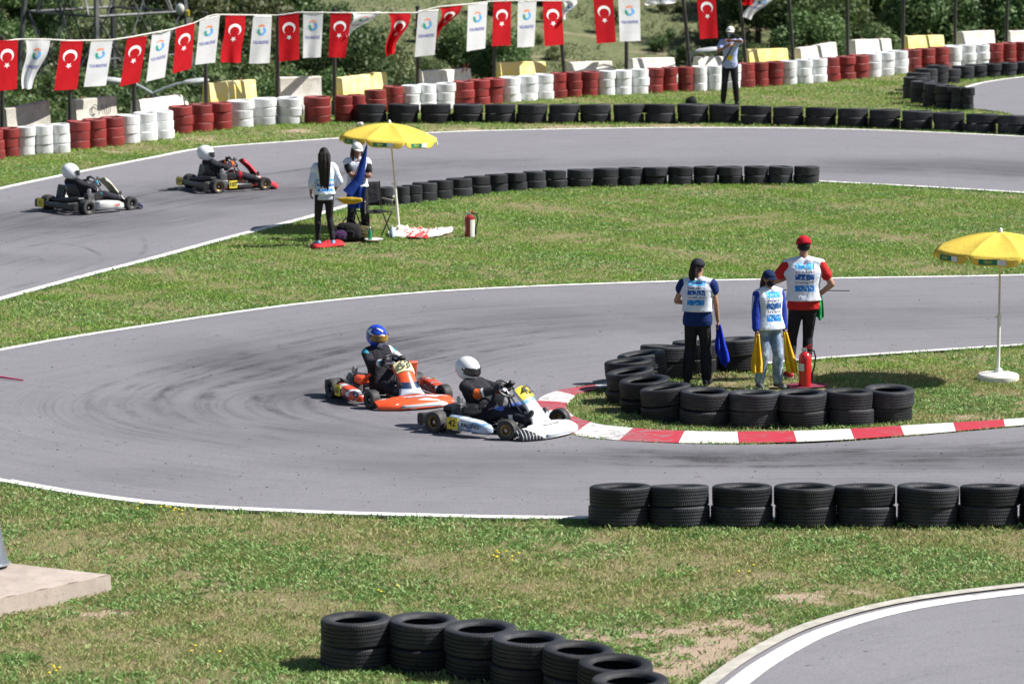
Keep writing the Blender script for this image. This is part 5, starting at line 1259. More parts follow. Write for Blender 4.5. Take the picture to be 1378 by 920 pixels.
# far karts on the straight
YA=R(42)
lnose=glossy('black_kart_nose',(.05,.06,.10)); lpod=glossy('off_white_pod',(.66,.68,.66)); lpan=stripes('cream_and_brown_panel',(.66,.62,.50),(.66,.62,.50),(.12,.09,.05),5,.5,(.5,.60)); redlet=mat('red_lettering',(.75,.03,.03),.6)
kart(122,283,YA,.95,'dark kart with off-white side pod, the farther back of the two on the straight',lnose,glossy('dark_blue_kart_nose',(.015,.02,.07)),lpod,lpan,dsteel,steel,number=None,side=('','none',redlet,'OM'),rear_plate='12',pod_style='pod')
driver(122,283,YA,.95,'person driving the leftmost kart, black suit with pale blue back print, white helmet',suit_b,white_h,vis_d,[cyan_p,red_p,blue_p],
   lambda x,y,z,f: 2 if (x<-.36 and abs(y)<.10 and .45<z<.52) else (0 if (x>.0 and z>.30 and x<.1) else None),headyaw=R(-14),headpitch=R(10),lean=-29,hx=.36,hz=.165)
YB=R(30)
kart(307,255,YB,.95,'black kart with red nose and yellow 107 side plate, ahead on the straight',kblk,glossy('red_kart_nose',(.60,.04,.05)),kblk,stripes('red_panel_black_slashes',(.58,.05,.06),(.58,.05,.06),(.03,.03,.03),5,.5,(.5,.60)),goldr,glossy('red_frame_paint',(.50,.05,.03)),number=None,side=('107','plate',numb,''),rear_plate='107',pod_style='slim')
driver(307,255,YB,.95,'person in black suit and white helmet driving the red nosed kart',suit_b,white_h,vis_d,[orange_p,red_p],
   lambda x,y,z,f: 0 if (-.02<x<.06 and z>.32 and abs(y)<.3) else (1 if abs(y)>.12 and .12<x<.18 else None),headyaw=R(-16),headpitch=R(10),lean=-32,hx=.36,hz=.16)
# ------------------------------------------------------------------ umbrellas, extinguishers, loose things
ycl=cloth('yellow_parasol_cloth',(.92,.76,.15),(.88,.70,.12),bmp=.25); 
_nt=ycl.node_tree; _b_=_nt.nodes['Principled BSDF']; _t=_nt.nodes.new('ShaderNodeBsdfTranslucent'); _t.inputs[0].default_value=(.92,.70,.08,1); _m=_nt.nodes.new('ShaderNodeMixShader'); _m.inputs[0].default_value=.35
L(_nt,_b_.outputs[0],_m.inputs[1]); L(_nt,_t.outputs[0],_m.inputs[2]); L(_nt,_m.outputs[0],_nt.nodes['Material Output'].inputs[0])
pw_=mat('white_plastic',(.80,.80,.78),.4,(.70,.69,.66),6); plp=mat('cream_painted_pole',(.70,.68,.55),.4); pgreen=mat('green_print',(.01,.22,.10),.6); pyel=mat('yellow_print',(.85,.75,.10),.6); pwh=mat('white_print',(.80,.82,.84),.6); pblk=mat('black_parasol_runner',(.015,.015,.015),.5)
def umbrella(px,py,htop,rad,label,tilt=(0,0),base=True,rot0=0,leanv=(0,0),txt='PARASOL'):
    p=W(px,py); e=empty('parasol',p,0,label,'umbrella','yellow parasols'); 
    T=Vector((leanv[0],leanv[1],htop)); Mt=Matrix.Rotation(tilt[0],3,'X')@Matrix.Rotation(tilt[1],3,'Y')
    NP=8; drop=.235
    def surf(a_idx,t,r):   # panel index, t across 0..1, r 0..1
        a0=rot0+2*PI*a_idx/NP; a1=rot0+2*PI*(a_idx+1)/NP
        def rib(a,r): return Vector((math.cos(a)*rad*r, math.sin(a)*rad*r, -drop*(r**1.75)))
        q=rib(a0,r).lerp(rib(a1,r),t); sag=.030*math.sin(t*PI)*math.sin(r*PI*.9); q.z-=sag-.0; out=1+.02*math.sin(t*PI); q.x*=out;q.y*=out
        return T+Mt@q
    mb=MB()
    for i in range(NP): mb.grid(lambda u,v,i=i:surf(i,u,v),8,12)
    import bmesh as _b
    co=mb.build('canopy',ycl,e,0,solid=.003); b_=_b.new(); b_.from_mesh(co.data); _b.ops.remove_doubles(b_,verts=b_.verts,dist=.0008); b_.to_mesh(co.data); b_.free()
    co.data.polygons.foreach_set('use_smooth',[True]*len(co.data.polygons)); co.data.set_sharp_from_angle(angle=R(12))
    for i in range(NP):
        mb=MB()
        def va(u,w,i=i):
            q=surf(i,u,1.0); h=.105*(1-.75*abs(2*u-1)**5)*(1-.10*math.cos((u-.5)*6)); fl=.014*math.sin(u*11+i)*w
            d=(q-T); d.z=0; d.normalize(); return q+Vector((0,0,-h*w))+d*(fl+.006*w)
        mb.grid(va,12,5); vo=mb.build('valance',ycl,e,50,solid=.003)
        amid=rot0+2*PI*(i+.5)/NP
        # printed band on the outside
        def on(u,w,off): 
            q=va(u,w); d=(q-T); d.z=0; d.normalize(); return q+d*off
        mb=MB(); mb.grid(lambda u,w:on(.20+.50*u,.12+.70*w,.006),8,2,0); mb.grid(lambda u,w:on(.54+.16*u,.12+.70*w,.009),4,2,1); po=mb.build('print',[pgreen,pwh],vo,0)
        vs,fs=TX; mb=MB(); mb.add([on(.37+x*.75,.47-y*8.0,.010) for x,y in vs],fs); mb.build('lettering',pyel,vo,0)
    mb=MB()
    for i in range(NP):
        mb.tube([surf(i,0,r)+Vector((0,0,-.012)) for r in(0,.3,.6,.98)],.005,5)
        a=surf(i,0,.52)+Vector((0,0,-.012)); mb.tube([T.lerp(Vector((0,0,0)),.19),a],.004,5)
    mb.build('ribs',mat('parasol_rib_steel',(.35,.35,.35),.4,metal=.7),e)
    mb=MB(); mb.lathe([(.03,0),(.05,.02),(.05,.07),(.03,.10)],10,c=T.lerp(Vector((0,0,0)),.20)); mb.lathe([(.02,0),(.035,.01),(.035,.05),(.02,.06)],10,c=T.lerp(Vector((0,0,0)),.04)); mb.build('runner',pblk,e)
    mb=MB(); mb.tube([T*.40,T*.98],.014,10); mb.build('upper_pole',plp,e)
    mb=MB(); mb.tube([Vector((0,0,.0)),T*.44],.022,12); mb.lathe([(.030,0),(.030,.05)],10,c=T*.42); mb.ell(T*.43+Vector((-.04,0,0)),(.02,.012,.012),8,6); mb.build('lower_pole',pw_,e)
    mb=MB(); mb.lathe([(.03,-.01),(.028,.03),(.012,.055),(0,.06)],12,c=T); mb.build('finial',pw_,e)
    if base:
        mb=MB(); mb.lathe([(.255,-.01),(.268,.02),(.268,.07),(.25,.09),(.12,.105),(.06,.115),(.045,.16),(.03,.16)],36)
        for k in range(8): 
            a=k*PI/4; mb.ell((math.cos(a)*.20,math.sin(a)*.20,.09),(.03,.03,.012),8,4)
        mb.build('base',pw_,e)
    return e
TX=text_verts('MADO',.075)
TX=([(x*.75,y) for x,y in TX[0]],TX[1]) if False else text_verts('TEKSAN',.055)
umbrella(1343,512,1.91,.87,'yellow parasol standing in a round white base on the island at right',rot0=.2,tilt=(0,R(1)))
pl=W(537,309); top=AD(524,166,pl.y); d_=top-pl
umbrella(537,309,d_.z,.85,'yellow parasol leaning left over the two marshals on the infield',rot0=.35,leanv=(d_.x,0),tilt=(0,R(3)),base=False)
redm=mat('extinguisher_red',(.60,.015,.02),.25,(.50,.015,.02),5,coat=.5); lab=mat('white_paper_label',(.78,.78,.76),.6); hosem=mat('black_hose_rubber',(.015,.015,.016),.5)
def extinguisher(px,py,h,r,label,col=redm,back=None):
    p=W(px,py); e=empty('fire_extinguisher',p,0,label,'fire extinguisher','fire extinguishers standing in the grass')
    mb=MB(); mb.lathe([(r*.96,0),(r,.015),(r,h*.72),(r*.93,h*.79),(r*.6,h*.85),(r*.28,h*.88)],28); mb.build('cylinder',col,e)
    mb=MB(); mb.lathe([(r*.30,0),(r*.34,.02),(r*.26,.05)],12,c=(0,0,h*.87)); mb.tube([(0,0,h*.92),(0,0,h*.96),(.02,0,h*.97)],.016,8); mb.build('valve',alu,e)
    mb=MB(); mb.box((.03,0,h*.955),(.13,.022,.012),Matrix.Rotation(-.18,3,'Y'),bev=.004); mb.box((.025,0,h*1.0),(.12,.022,.012),Matrix.Rotation(-.5,3,'Y'),bev=.004); mb.build('handle',redm,e)
    mb=MB(); mb.lathe([(.022,0),(.022,.012)],12,ax='y',c=(-.03,-.03,h*.93)); mb.build('gauge',lab,e)
    mb=MB(); mb.tube([(.02,0,h*.93),(r+.03,0,h*.90),(r+.05,-.01,h*.74),(r+.035,-.01,h*.5),(r+.012,-.01,h*.36)],.011,8); mb.lathe([(.012,0),(.024,-.10)],10,c=(r+.012,-.01,h*.36)); mb.build('hose',hosem,e)
    mb=MB(); mb.grid(lambda u,v:Vector((math.sin(lerp(-1.2,-.2,u) if not back else lerp(.1,1.3,u))*(r+.003),-math.cos(lerp(-1.2,-.2,u) if not back else lerp(.1,1.3,u))*(r+.003),h*(lerp(.42,.60,v) if not back else lerp(.03,.70,v)))),10,2); mb.build('label',lab,e,60)
extinguisher(1083,521,.52,.082,'tall red fire extinguisher with white label standing right of the masked marshal')
extinguisher(632,319.5,.43,.085,'dark red fire extinguisher with pale label alone on the infield lawn',col=mat('extinguisher_dark_red',(.34,.02,.025),.3,coat=.4),back=True)
def ground_cloth(name,poly,m,label,cat,zz=.05,bumps=.02):
    P=[W(*q) for q in poly]; c=sum(P,Vector())/len(P); e_=None; mb=MB(); n=len(P); rings=6; vs=[Vector((0,0,zz+bumps))]
    for r in range(1,rings+1):
        for i in range(n*4):
            a=P[(i//4)%n]; b=P[(i//4+1)%n]; q=a.lerp(b,(i%4)/4)-c; t=r/rings; wob=bumps*math.sin(q.x*t*23+r)*math.cos(q.y*t*19+i)
            vs.append(Vector((q.x*t,q.y*t,zz+wob if r<rings else .012+abs(wob)*.5)))
    N=n*4; fs=[(0,1+i,1+(i+1)%N) for i in range(N)]
    for r in range(rings-1): fs+=[(1+r*N+i,1+(r+1)*N+i,1+(r+1)*N+(i+1)%N,1+r*N+(i+1)%N) for i in range(N)]
    mb.add(vs,fs); o=mb.build(name,m,None,50,solid=.006); o.location=(c.x,c.y,0); tag(o,label,cat); return o
ground_cloth('red_cloth',[(417,331),(440,328),(462,327),(465,331),(440,334),(422,335)],cloth('red_ground_cloth',(.62,.04,.05)),'red cloth lying on the grass under the feet of the long haired person','cloth')
ground_cloth('red_cloth',[(1058,519),(1066,517),(1110,517),(1113,521),(1090,523),(1062,523)],cloth('wine_red_ground_cloth',(.26,.05,.09)),'wine red cloth lying under the tall red fire extinguisher','cloth',zz=.015,bumps=.01)
ground_cloth('white_flag',[(575,316),(590,309),(610,308),(608,314),(590,319),(575,320)],cloth('white_ground_cloth',(.80,.80,.79)),'white cloth spread on the lawn, right end of the pile by the leaning parasol','flag',bumps=.035)
m_,nt,b=_new('red_white_chequer_cloth'); o=texco(nt); n_=noise(nt,o,5,2,.5,1.5); L(nt,mixc(nt,mth(nt,'GREATER_THAN',n_,.50),(.78,.76,.72),(.70,.05,.05)),b.inputs['Base Color']); b.inputs['Roughness'].default_value=.9
ground_cloth('red_white_flag',[(540,314),(556,310),(578,310),(590,315),(575,322),(548,321)],m_,'red and white striped flag crumpled on the lawn beside the parasol foot','flag',bumps=.05)
ground_cloth('white_cloth',[(520,316),(532,309),(550,309),(556,315),(545,321),(524,321)],cloth('creamy_ground_cloth',(.80,.79,.72)),'cream white cloth heaped over the foot of the leaning parasol','cloth',bumps=.06)
# folding chair
blkm=mat('black_coated_tube',(.015,.015,.017),.4); csl=cloth('black_canvas',(.02,.02,.024))
p=W(503,321); e=empty('folding_chair',p,R(-62),'black folding camping chair standing between the long haired marshal and the parasol pole','chair')
for sy in(1,-1):
    mb=MB(); mb.tube([(.22,.24*sy,0),(-.20,.24*sy,.46)],.011,6); mb.build('leg',blkm,e)
    mb=MB(); mb.tube([(-.22,.24*sy,0),(.20,.24*sy,.46)],.011,6); mb.build('leg',blkm,e)
    mb=MB(); mb.tube([(-.20,.24*sy,.42),(-.27,.24*sy,.92)],.011,6); mb.build('back_post',blkm,e)
    mb=MB(); mb.box((.0,.25*sy,.64),(.40,.05,.02),bev=.008); mb.tube([(.19,.25*sy,.44),(.19,.25*sy,.63)],.009,6); mb.build('armrest',alu,e)
mb=MB(); mb.grid(lambda u,v:Vector((lerp(-.2,.2,u),lerp(-.23,.23,v),.45-.03*math.sin(u*PI)*math.sin(v*PI))),8,8); mb.build('seat',csl,e,60,solid=.01)
mb=MB(); mb.grid(lambda u,v:Vector((lerp(-.21,-.27,u)-.03*math.sin(v*PI),lerp(-.23,.23,v),lerp(.52,.91,u))),6,8); mb.build('backrest',csl,e,60,solid=.01)
def bag(px,py,sz,m,label,strapm=None,yaw=0):
    p=W(px,py); e=empty('bag',p,yaw,label,'bag','bags heaped on the lawn under the leaning parasol'); mb=MB()
    shell(mb,[(-sz[0]*.5,0,sz[2]*.5,sz[1]*.2,sz[2]*.30,.7),(-sz[0]*.42,0,sz[2]*.5,sz[1]*.45,sz[2]*.46,.7),(0,0,sz[2]*.5,sz[1]*.5,sz[2]*.52,.75),(sz[0]*.40,0,sz[2]*.47,sz[1]*.44,sz[2]*.44,.7),(sz[0]*.5,0,sz[2]*.45,sz[1]*.2,sz[2]*.28,.7)],16)
    o=mb.build('bag_body',m,e,60); mb=MB(); mb.tube([(-sz[0]*.3,0,sz[2]*.95),(-sz[0]*.15,.02,sz[2]*1.25),(sz[0]*.15,-.02,sz[2]*1.22),(sz[0]*.3,0,sz[2]*.93)],.012,6); mb.build('strap',strapm or blkm,e)
    mb=MB(); mb.box((0,-sz[1]*.47,sz[2]*.42),(sz[0]*.5,.05,sz[2]*.45),bev=.02); mb.build('pocket',m,e)
bag(457,325,(.26,.20,.20),cloth('purple_black_bag_cloth',(.06,.02,.09),(.02,.02,.03)),'small purple and black bag nearest the long haired person',yaw=.3)
bag(470,324,(.40,.26,.30),csl,'large black bag in front of the marshal holding the blue flag',yaw=-.1)
bag(489,323,(.34,.24,.24),cloth('black_yellow_bag_cloth',(.03,.03,.03),(.16,.14,.03)),'black bag with olive patches left of the folding chair',yaw=.2)
# yellow rolled flag held at hip height by the pair
yy=W(437,331); q0=AD(455,268,yy.y-.02); q1=AD(487,269,yy.y-.12)
e=empty('yellow_flag',q0,0,'rolled dull yellow flag held level between the two people under the leaning parasol','flag'); mb=MB(); dd=q1-q0
mb.tube([Vector(),dd*.3+Vector((0,0,-.02)),dd*.7+Vector((0,0,-.015)),dd],[.02,.06,.055,.03],12); mb.build('cloth',cloth('dull_yellow_cloth',(.62,.42,.04),(.42,.26,.02)),e,60); mb=MB(); mb.tube([dd*-.12,dd*1.05],.008,6); mb.build('stick',mat('flag_stick_black',(.03,.03,.03),.5),e)
# bottle, cup
p=W(498,325); e=empty('bottle',p,0,'green plastic bottle standing at the foot of the folding chair','bottle'); mb=MB(); mb.lathe([(.03,0),(.035,.01),(.035,.15),(.014,.20),(.014,.225)],14); mb.build('bottle_body',mat('green_plastic',(.02,.25,.12),.2),e); mb=MB(); mb.lathe([(.016,.0),(.016,.02)],12,c=(0,0,.222)); mb.build('cap',pw_,e)
p=W(503,325); mb=MB(); mb.lathe([(.10,0),(.15,.02),(.16,.035),(.14,.035),(.09,.015)],20); o=mb.build('dish',pw_,None); o.location=p+Vector((0,0,.01)); tag(o,'small white plastic dish lying on the grass before the folding chair','dish')
p=W(527,321); e=empty('bottle',p,0,'clear pale blue water bottle beside the cream white cloth','bottle'); mb=MB(); mb.lathe([(.03,0),(.034,.01),(.034,.14),(.013,.18),(.013,.20)],14); mb.build('bottle_body',mat('pale_blue_plastic',(.40,.60,.75),.15),e); mb=MB(); mb.lathe([(.016,.0),(.016,.02)],12,c=(0,0,.198)); mb.build('cap',pw_,e)
# dark bag behind the far row, litter
p=W(930,142); mb=MB(); mb.ell((0,0,.08),(.14,.10,.11),14,10); mb.ell((.03,0,.15),(.07,.06,.07),10,8); o=fuse(mb,'bag',csl,None,.02,3); o.location=p; tag(o,'dark camera bag on the grass left of the photographer','bag')
p=W(484,170); mb=MB()
for k in range(7): mb.ell((random.uniform(-.06,.06),random.uniform(-.03,.03),.03+.03*random.random()),(.04,.03,.035),8,6)
o=fuse(mb,'plastic_bag',pw_,None,.012,1); o.location=p; tag(o,'crumpled white plastic bag at the left end of the long black tyre row','litter')
# concrete slab with a conical metal post foot, bottom left
A,B,D_=W(149,796),W(-60,842),W(-40,774); C=B+D_-A; h=.18
e=empty('concrete_slab',A,0,'rough pinkish concrete slab in the grass at the left edge','slab')
mb=MB(); NN=30; top=[];
def slab(u,v): 
    q=A.lerp(B,u).lerp(D_.lerp(C,u),v)-A; return q
mb.grid(lambda u,v:slab(u,v)+Vector((0,0,h+.006*math.sin(u*31)*math.cos(v*23)-(.012 if min(u,v,1-u,1-v)<.01 else 0))),NN,NN)
for (p0,p1) in ((A,B),(B,C),(C,D_),(D_,A)):
    mb.grid(lambda u,v,p0=p0,p1=p1:(p0.lerp(p1,u)-A)+Vector((0,0,lerp(-.2,h-.012,v)))+((p0.lerp(p1,u)-(A+C)/2).normalized()*.018*(1-v)),NN,4)
slm,nt,b=_new('weathered_concrete'); pp=texco(nt); n1=noise(nt,pp,2.2,6,.7); n2=noise(nt,pp,30,4,.7); b.inputs['Roughness'].default_value=.9
c=mixc(nt,ramp(nt,n1,.35,.65),(.47,.40,.35),(.34,.28,.25)); c=mixc(nt,mth(nt,'MULTIPLY',ramp(nt,n2,.55,.7),.6),c,(.22,.19,.17)); L(nt,c,b.inputs['Base Color']); bump(nt,b,n2,.25,.01)
mb.build('slab_body',slm,e,30)
for k in range(60):
    t=random.random(); q=A.lerp(B,t*.9); fx.append(q.x+random.uniform(-.05,.1)); fy.append(q.y-abs(random.gauss(0,.06)))
q=W(-14,787); q.z=h; e=empty('metal_post',q,0,'grey metal post with flared cone foot on the slab at the left edge','post'); gal=mat('galvanised_steel',(.34,.37,.43),.35,(.25,.28,.34),3,metal=.7)
mb=MB(); mb.lathe([(.185,.035),(.15,.20),(.115,.40),(.10,.55),(.095,.9),(.09,3.2)],32); mb.build('shaft',gal,e)
mb=MB(); mb.lathe([(.19,.03),(.205,.03),(.205,.045),(.19,.05)],32,closed=True); mb.build('foot_ring',mat('pale_steel_ring',(.55,.58,.62),.35,metal=.6),e)
mb=MB(); mb.lathe([(.15,.0),(.15,.04)],24); mb.build('foot_plate',blkm,e)
# thin red stick reaching in from the left edge
p=W(-30,508); a=W(32,514.5)-p; mb=MB(); mb.tube([Vector((-.5,.06,.05)),Vector((0,0,.05)),a+Vector((0,0,.03))],[.022,.020,.009],8); o=mb.build('red_marker_stick',mat('pinkish_red_plastic',(.62,.06,.16),.5),None); o.location=p; tag(o,'thin pinkish red stick reaching onto the asphalt at the left edge','stick')
# pebbles and rubber crumbs
mb=MB()
for k in range(420):
    px=random.uniform(-60,1450); py=random.choice([random.uniform(395,700),random.uniform(600,700),random.uniform(190,330)]); q=W(px,py)
    if not (inpoly(np.array([q.x]),np.array([q.y]),roads[0])[0] or inpoly(np.array([q.x]),np.array([q.y]),roads[1])[0]): continue
    r=random.uniform(.003,.009); mb.ell((q.x,q.y,.014+r*.4),(r*random.uniform(1,2),r,r*.6),5,3)
tag(mb.build('rubber_crumbs',mat('rubber_crumb',(.05,.048,.045),.9)),'scattered dark rubber crumbs and pebbles on the asphalt','debris',kind='stuff')
# a few yellow flowers in the foreground grass
mb=MB()
for (px,py,n_) in ((215,685,5),(247,690,7),(680,752,9),(66,906,6),(260,880,3),(1010,770,3),(520,800,3)):
    c=W(px,py)
    for k in range(n_):
        x=c.x+random.gauss(0,.09); y=c.y+random.gauss(0,.12); h=random.uniform(.03,.06); mb.ell((x,y,h),(.016,.016,.008),7,4,mi=0); mb.tube([(x,y,-.01),(x,y,h)],.002,4,mi=1)
tag(mb.build('flowers',[mat('yellow_petals',(.85,.68,.03),.6),mat('flower_stem',(.08,.16,.04),.7)]),'small yellow wild flowers scattered in the foreground grass','flowers',kind='stuff')
# ------------------------------------------------------------------ background: pylon, lamps, shrubs and trees
gst=mat('pylon_galvanised',(.055,.06,.065),.5,(.14,.145,.15),.8,metal=.35,lo=.45,hi=.55)
def pylon():
    D=118*KD; c=AD(141,30,D); g=H1(c.x,c.y); zh=AD(42,16,D).z
    half=abs(AD(243,16,D).x-AD(38,16,D).x)/2
    e=empty('electricity_pylon',(c.x,c.y,g),0,'tall steel lattice pylon behind the trees at top left','pylon')
    dirs=[Vector((-1,0,0)),Vector((0,-1,0)),Vector((1,0,0)),Vector((0,1,0))]
    zb=zh-g; Ht=26.0
    def r(z): return half*(1+(zb-z)*.050) if z<18 else half*(1+(zb-18)*.050)*max(.25,1-(z-18)*.03)
    def P(i,z): return dirs[i%4]*max(r(z),.5)+Vector((0,0,z))
    for i in range(4):
        mb=MB(); 
        pts=[P(i,-.3),P(i,Ht)]; mb.tube(pts,[.10,.08],4); 
        if i==1: pass
        mb.build('leg',gst,e,20)
    levels=[zb-2.9,zb,zb+3.2,zb+6.2,zb+9,zb+12,zb+15,zb+18]
    for li,z in enumerate(levels):
        if z>Ht: break
        for i in range(4):
            mb=MB(); a,b=P(i,z),P(i+1,z); mb.tube([a,b],.045,4); m_=(a+b)/2
            z2=levels[li+1] if li+1<len(levels) else Ht
            if z2<=Ht:
                mb.tube([m_,P(i,z2)],.036,4); mb.tube([m_,P(i+1,z2)],.036,4)
                q=m_.lerp(P(i,z2),.5); mb.tube([q,P(i,(z+z2)/2)],.03,4); q=m_.lerp(P(i+1,z2),.5); mb.tube([q,P(i+1,(z+z2)/2)],.03,4)
            z1=levels[li-1] if li else 0
            mb.tube([m_,P(i,z1).lerp(P(i+1,z1),.12)],.036,4); mb.tube([m_,P(i+1,z1).lerp(P(i,z1),.12)],.036,4)
            mb.build('lattice_panel',gst,e,20)
    q=AD(246,21,D)-e.location; mb=MB(); mb.ell((P(2,zb+.1)),(.18,.18,.22),12,8); mb.build('junction_box',mat('weathered_white_cap',(.75,.74,.68),.6),e)
    mb=MB(); mb.box(P(2,zb)+Vector((.22,-.05,-.05)),(.16,.06,.22),bev=.02); mb.build('warning_plate',yplate,e)
pylon()
lampg=mat('lamp_housing_grey',(.42,.46,.52),.4,(.34,.38,.44),3); lampl=mat('lamp_top_pale',(.66,.68,.70),.5)
def lamp(px,py,heads,D,label):
    t=AD(px,py,D); g=H1(t.x,t.y); e=empty('street_lamp',(t.x,t.y,g),0,label,'street lamp','street lamps standing below the embankment'); hz=t.z-g
    mb=MB(); mb.tube([(0,0,0),(0,0,hz)],[.09,.055],12); mb.build('post',gst,e)
    for (hx,hy,wid) in heads:
        h=AD(hx,hy,D)-Vector(e.location); sd=1 if h.x>0 else -1
        mb=MB(); mb.tube([(0,0,hz),(h.x*.35,0,lerp(hz,h.z,.45)),(h.x*.8,0,lerp(hz,h.z,.92)),(h.x,0,h.z)],.035,8); mb.build('arm',lampg,e)
        mb=MB(); m2=[(0,.06,.05),(.10,.13,.085),(.40,.17,.10),(.62,.15,.09),(.74,.06,.04)]
        vs=[];n=12
        for (t_,wy,hz_) in m2:
            for k in range(n):
                a=2*PI*k/n; z_=math.sin(a)*hz_*(1.0 if math.sin(a)>0 else .45); vs.append((h.x+sd*t_*wid,math.cos(a)*wy,h.z+z_+t_*.10))
        fs=[(i*n+k,i*n+(k+1)%n,(i+1)*n+(k+1)%n,(i+1)*n+k) for i in range(4) for k in range(n)]+[tuple(range(n-1,-1,-1)),tuple(4*n+k for k in range(n))]
        mb.add(vs,fs); o=mb.build('lamp_head',lampl,e,50)
        mb=MB(); mb.ell((h.x+sd*.40*wid,0,h.z-.01),(.24*wid,.12,.06),12,8); mb.build('lens',mat('lamp_lens',(.25,.30,.36),.2),o)
lamp(205,126,[(174,111,1.0),(246,112,1.0)],97*KD,'double headed grey street lamp whose arms show between the second and third barriers')
lamp(926,84,[(936,70,1.1)],99*KD,'street lamp with one pale head just left of the photographer')
# ---- foliage
def leafmat(name,a,b_,tr):
    m,nt,b=_new(name); b.inputs['Roughness'].default_value=.55; b.inputs['Specular IOR Level'].default_value=.3
    at=nt.nodes.new('ShaderNodeAttribute'); at.attribute_name='shade'; oi=nt.nodes.new('ShaderNodeObjectInfo')
    c=mixc(nt,at.outputs['Fac'],a,b_); hs=nt.nodes.new('ShaderNodeHueSaturation'); L(nt,c,hs.inputs['Color'])
    L(nt,mth(nt,'ADD',mth(nt,'MULTIPLY',oi.outputs['Random'],.5),.75),hs.inputs['Value']); L(nt,mth(nt,'ADD',mth(nt,'MULTIPLY',oi.outputs['Random'],.03),.485),hs.inputs['Hue'])
    L(nt,hs.outputs[0],b.inputs['Base Color']); t=nt.nodes.new('ShaderNodeBsdfTranslucent'); t.inputs[0].default_value=(*tr,1)
    mx=nt.nodes.new('ShaderNodeMixShader'); mx.inputs[0].default_value=.25; L(nt,b.outputs[0],mx.inputs[1]); L(nt,t.outputs[0],mx.inputs[2]); L(nt,mx.outputs[0],nt.nodes['Material Output'].inputs[0]); return m
LM={'dark':leafmat('dark_leaves',(.042,.082,.028),(.105,.160,.058),(.09,.14,.05)),'mid':leafmat('mid_green_leaves',(.066,.125,.040),(.155,.220,.080),(.13,.20,.07)),
    'olive':leafmat('olive_leaves',(.095,.128,.062),(.190,.215,.112),(.16,.18,.05)),'yel':leafmat('yellow_green_leaves',(.14,.18,.032),(.28,.28,.055),(.25,.25,.04))}
bark=mat('grey_brown_bark',(.10,.075,.055),.9,(.06,.045,.035),6)
def crown_mesh(seed, kind, R0, Hh, nl, leaf, lobes):
    rg=np.random.default_rng(seed); cs=[];rs=[]
    for i in range(lobes):
        a=rg.uniform(0,2*PI); rr=R0*rg.uniform(.15,.72); z=Hh*rg.uniform(.30,.85); cs.append((math.cos(a)*rr,math.sin(a)*rr,z)); rs.append(R0*rg.uniform(.25,.48))
    cs=np.array(cs); rs=np.array(rs); w=rs**2/np.sum(rs**2); li=rg.choice(lobes,nl,p=w)
    d=rg.normal(size=(nl,3)); d/=np.linalg.norm(d,axis=1)[:,None]; r=rs[li]*rg.uniform(.45,1.12,nl)
    c=cs[li]+d*r[:,None]*np.array([1,1,.85]); c[:,2]=np.maximum(c[:,2],.03*Hh)
    nrm=d+rg.normal(scale=.7,size=(nl,3)); nrm/=np.linalg.norm(nrm,axis=1)[:,None]
    t=np.cross(nrm,rg.normal(size=(nl,3))); t/=np.linalg.norm(t,axis=1)[:,None]; b=np.cross(nrm,t)
    s=leaf*rg.uniform(.5,1.25,nl)[:,None]; v=np.empty((nl,4,3)); v[:,0]=c-t*s; v[:,1]=c+b*s*.55; v[:,2]=c+t*s; v[:,3]=c-b*s*.55
    me=bpy.data.meshes.new('crown'); me.vertices.add(nl*4); me.vertices.foreach_set('co',v.ravel()); me.loops.add(nl*4); me.loops.foreach_set('vertex_index',np.arange(nl*4,dtype=np.int32))
    me.polygons.add(nl); me.polygons.foreach_set('loop_start',np.arange(0,nl*4,4,dtype=np.int32)); me.polygons.foreach_set('loop_total',np.full(nl,4,dtype=np.int32)); me.materials.append(LM[kind]); me.update(calc_edges=True)
    lobesh=rg.uniform(0,1,lobes)[li]; sh=np.repeat(np.clip(lobesh*.6+rg.uniform(0,.5,nl),0,1),4).astype(np.float32); at=me.attributes.new('shade','FLOAT','POINT'); at.data.foreach_set('value',sh)
    tr=MB(); tr.tube([(0,0,-.3),(0,.02*R0,Hh*.25),(.03*R0,0,Hh*.5)],[R0*.06,R0*.045,R0*.025],8)
    for i in range(min(lobes,7)): 
        q=Vector(cs[i]); tr.tube([(0,0,Hh*.12+.02*i),q*.5+Vector((0,0,Hh*.1)),q],[R0*.03,R0*.018,R0*.006],6)
    return me,tr.mesh('trunk',bark)
PR={}
for kind in ('dark','mid','olive','yel'):
    PR[kind]=[crown_mesh(100+i*7,kind,1.6,2.6,8000,.075,15+i*2) for i in range(2 if kind=='yel' else 3)]
PRs={k:[crown_mesh(300+i*5,k,.8,1.1,1500,.06,8) for i in range(2)] for k in ('dark','mid','olive')}
zone_lab={'dark':'dark green','mid':'mid green','olive':'pale olive green','yel':'yellowish green'}
def plant(px,py,D,kind,size,lab,small=False,nm=None,gp=None):
    D=D*KD
    q=AD(px,py,D); g=H1(q.x,q.y); me,tr=random.choice((PRs if small else PR)[kind])
    e=empty(nm or ('shrub' if small or size<1.1 else 'tree'),(q.x,q.y,g-.05),random.uniform(0,6.28),lab,'shrub' if small or size<1.1 else 'tree',gp or 'trees and shrubs on the slope beyond the track')
    s=size*random.uniform(.92,1.08); e.scale=(s,s,s*random.uniform(.85,1.1))
    for nme,m_ in(('trunk',tr),('crown',me)):
        o=bpy.data.objects.new(nme,m_); COL.objects.link(o); o.parent=e
random.seed(21)
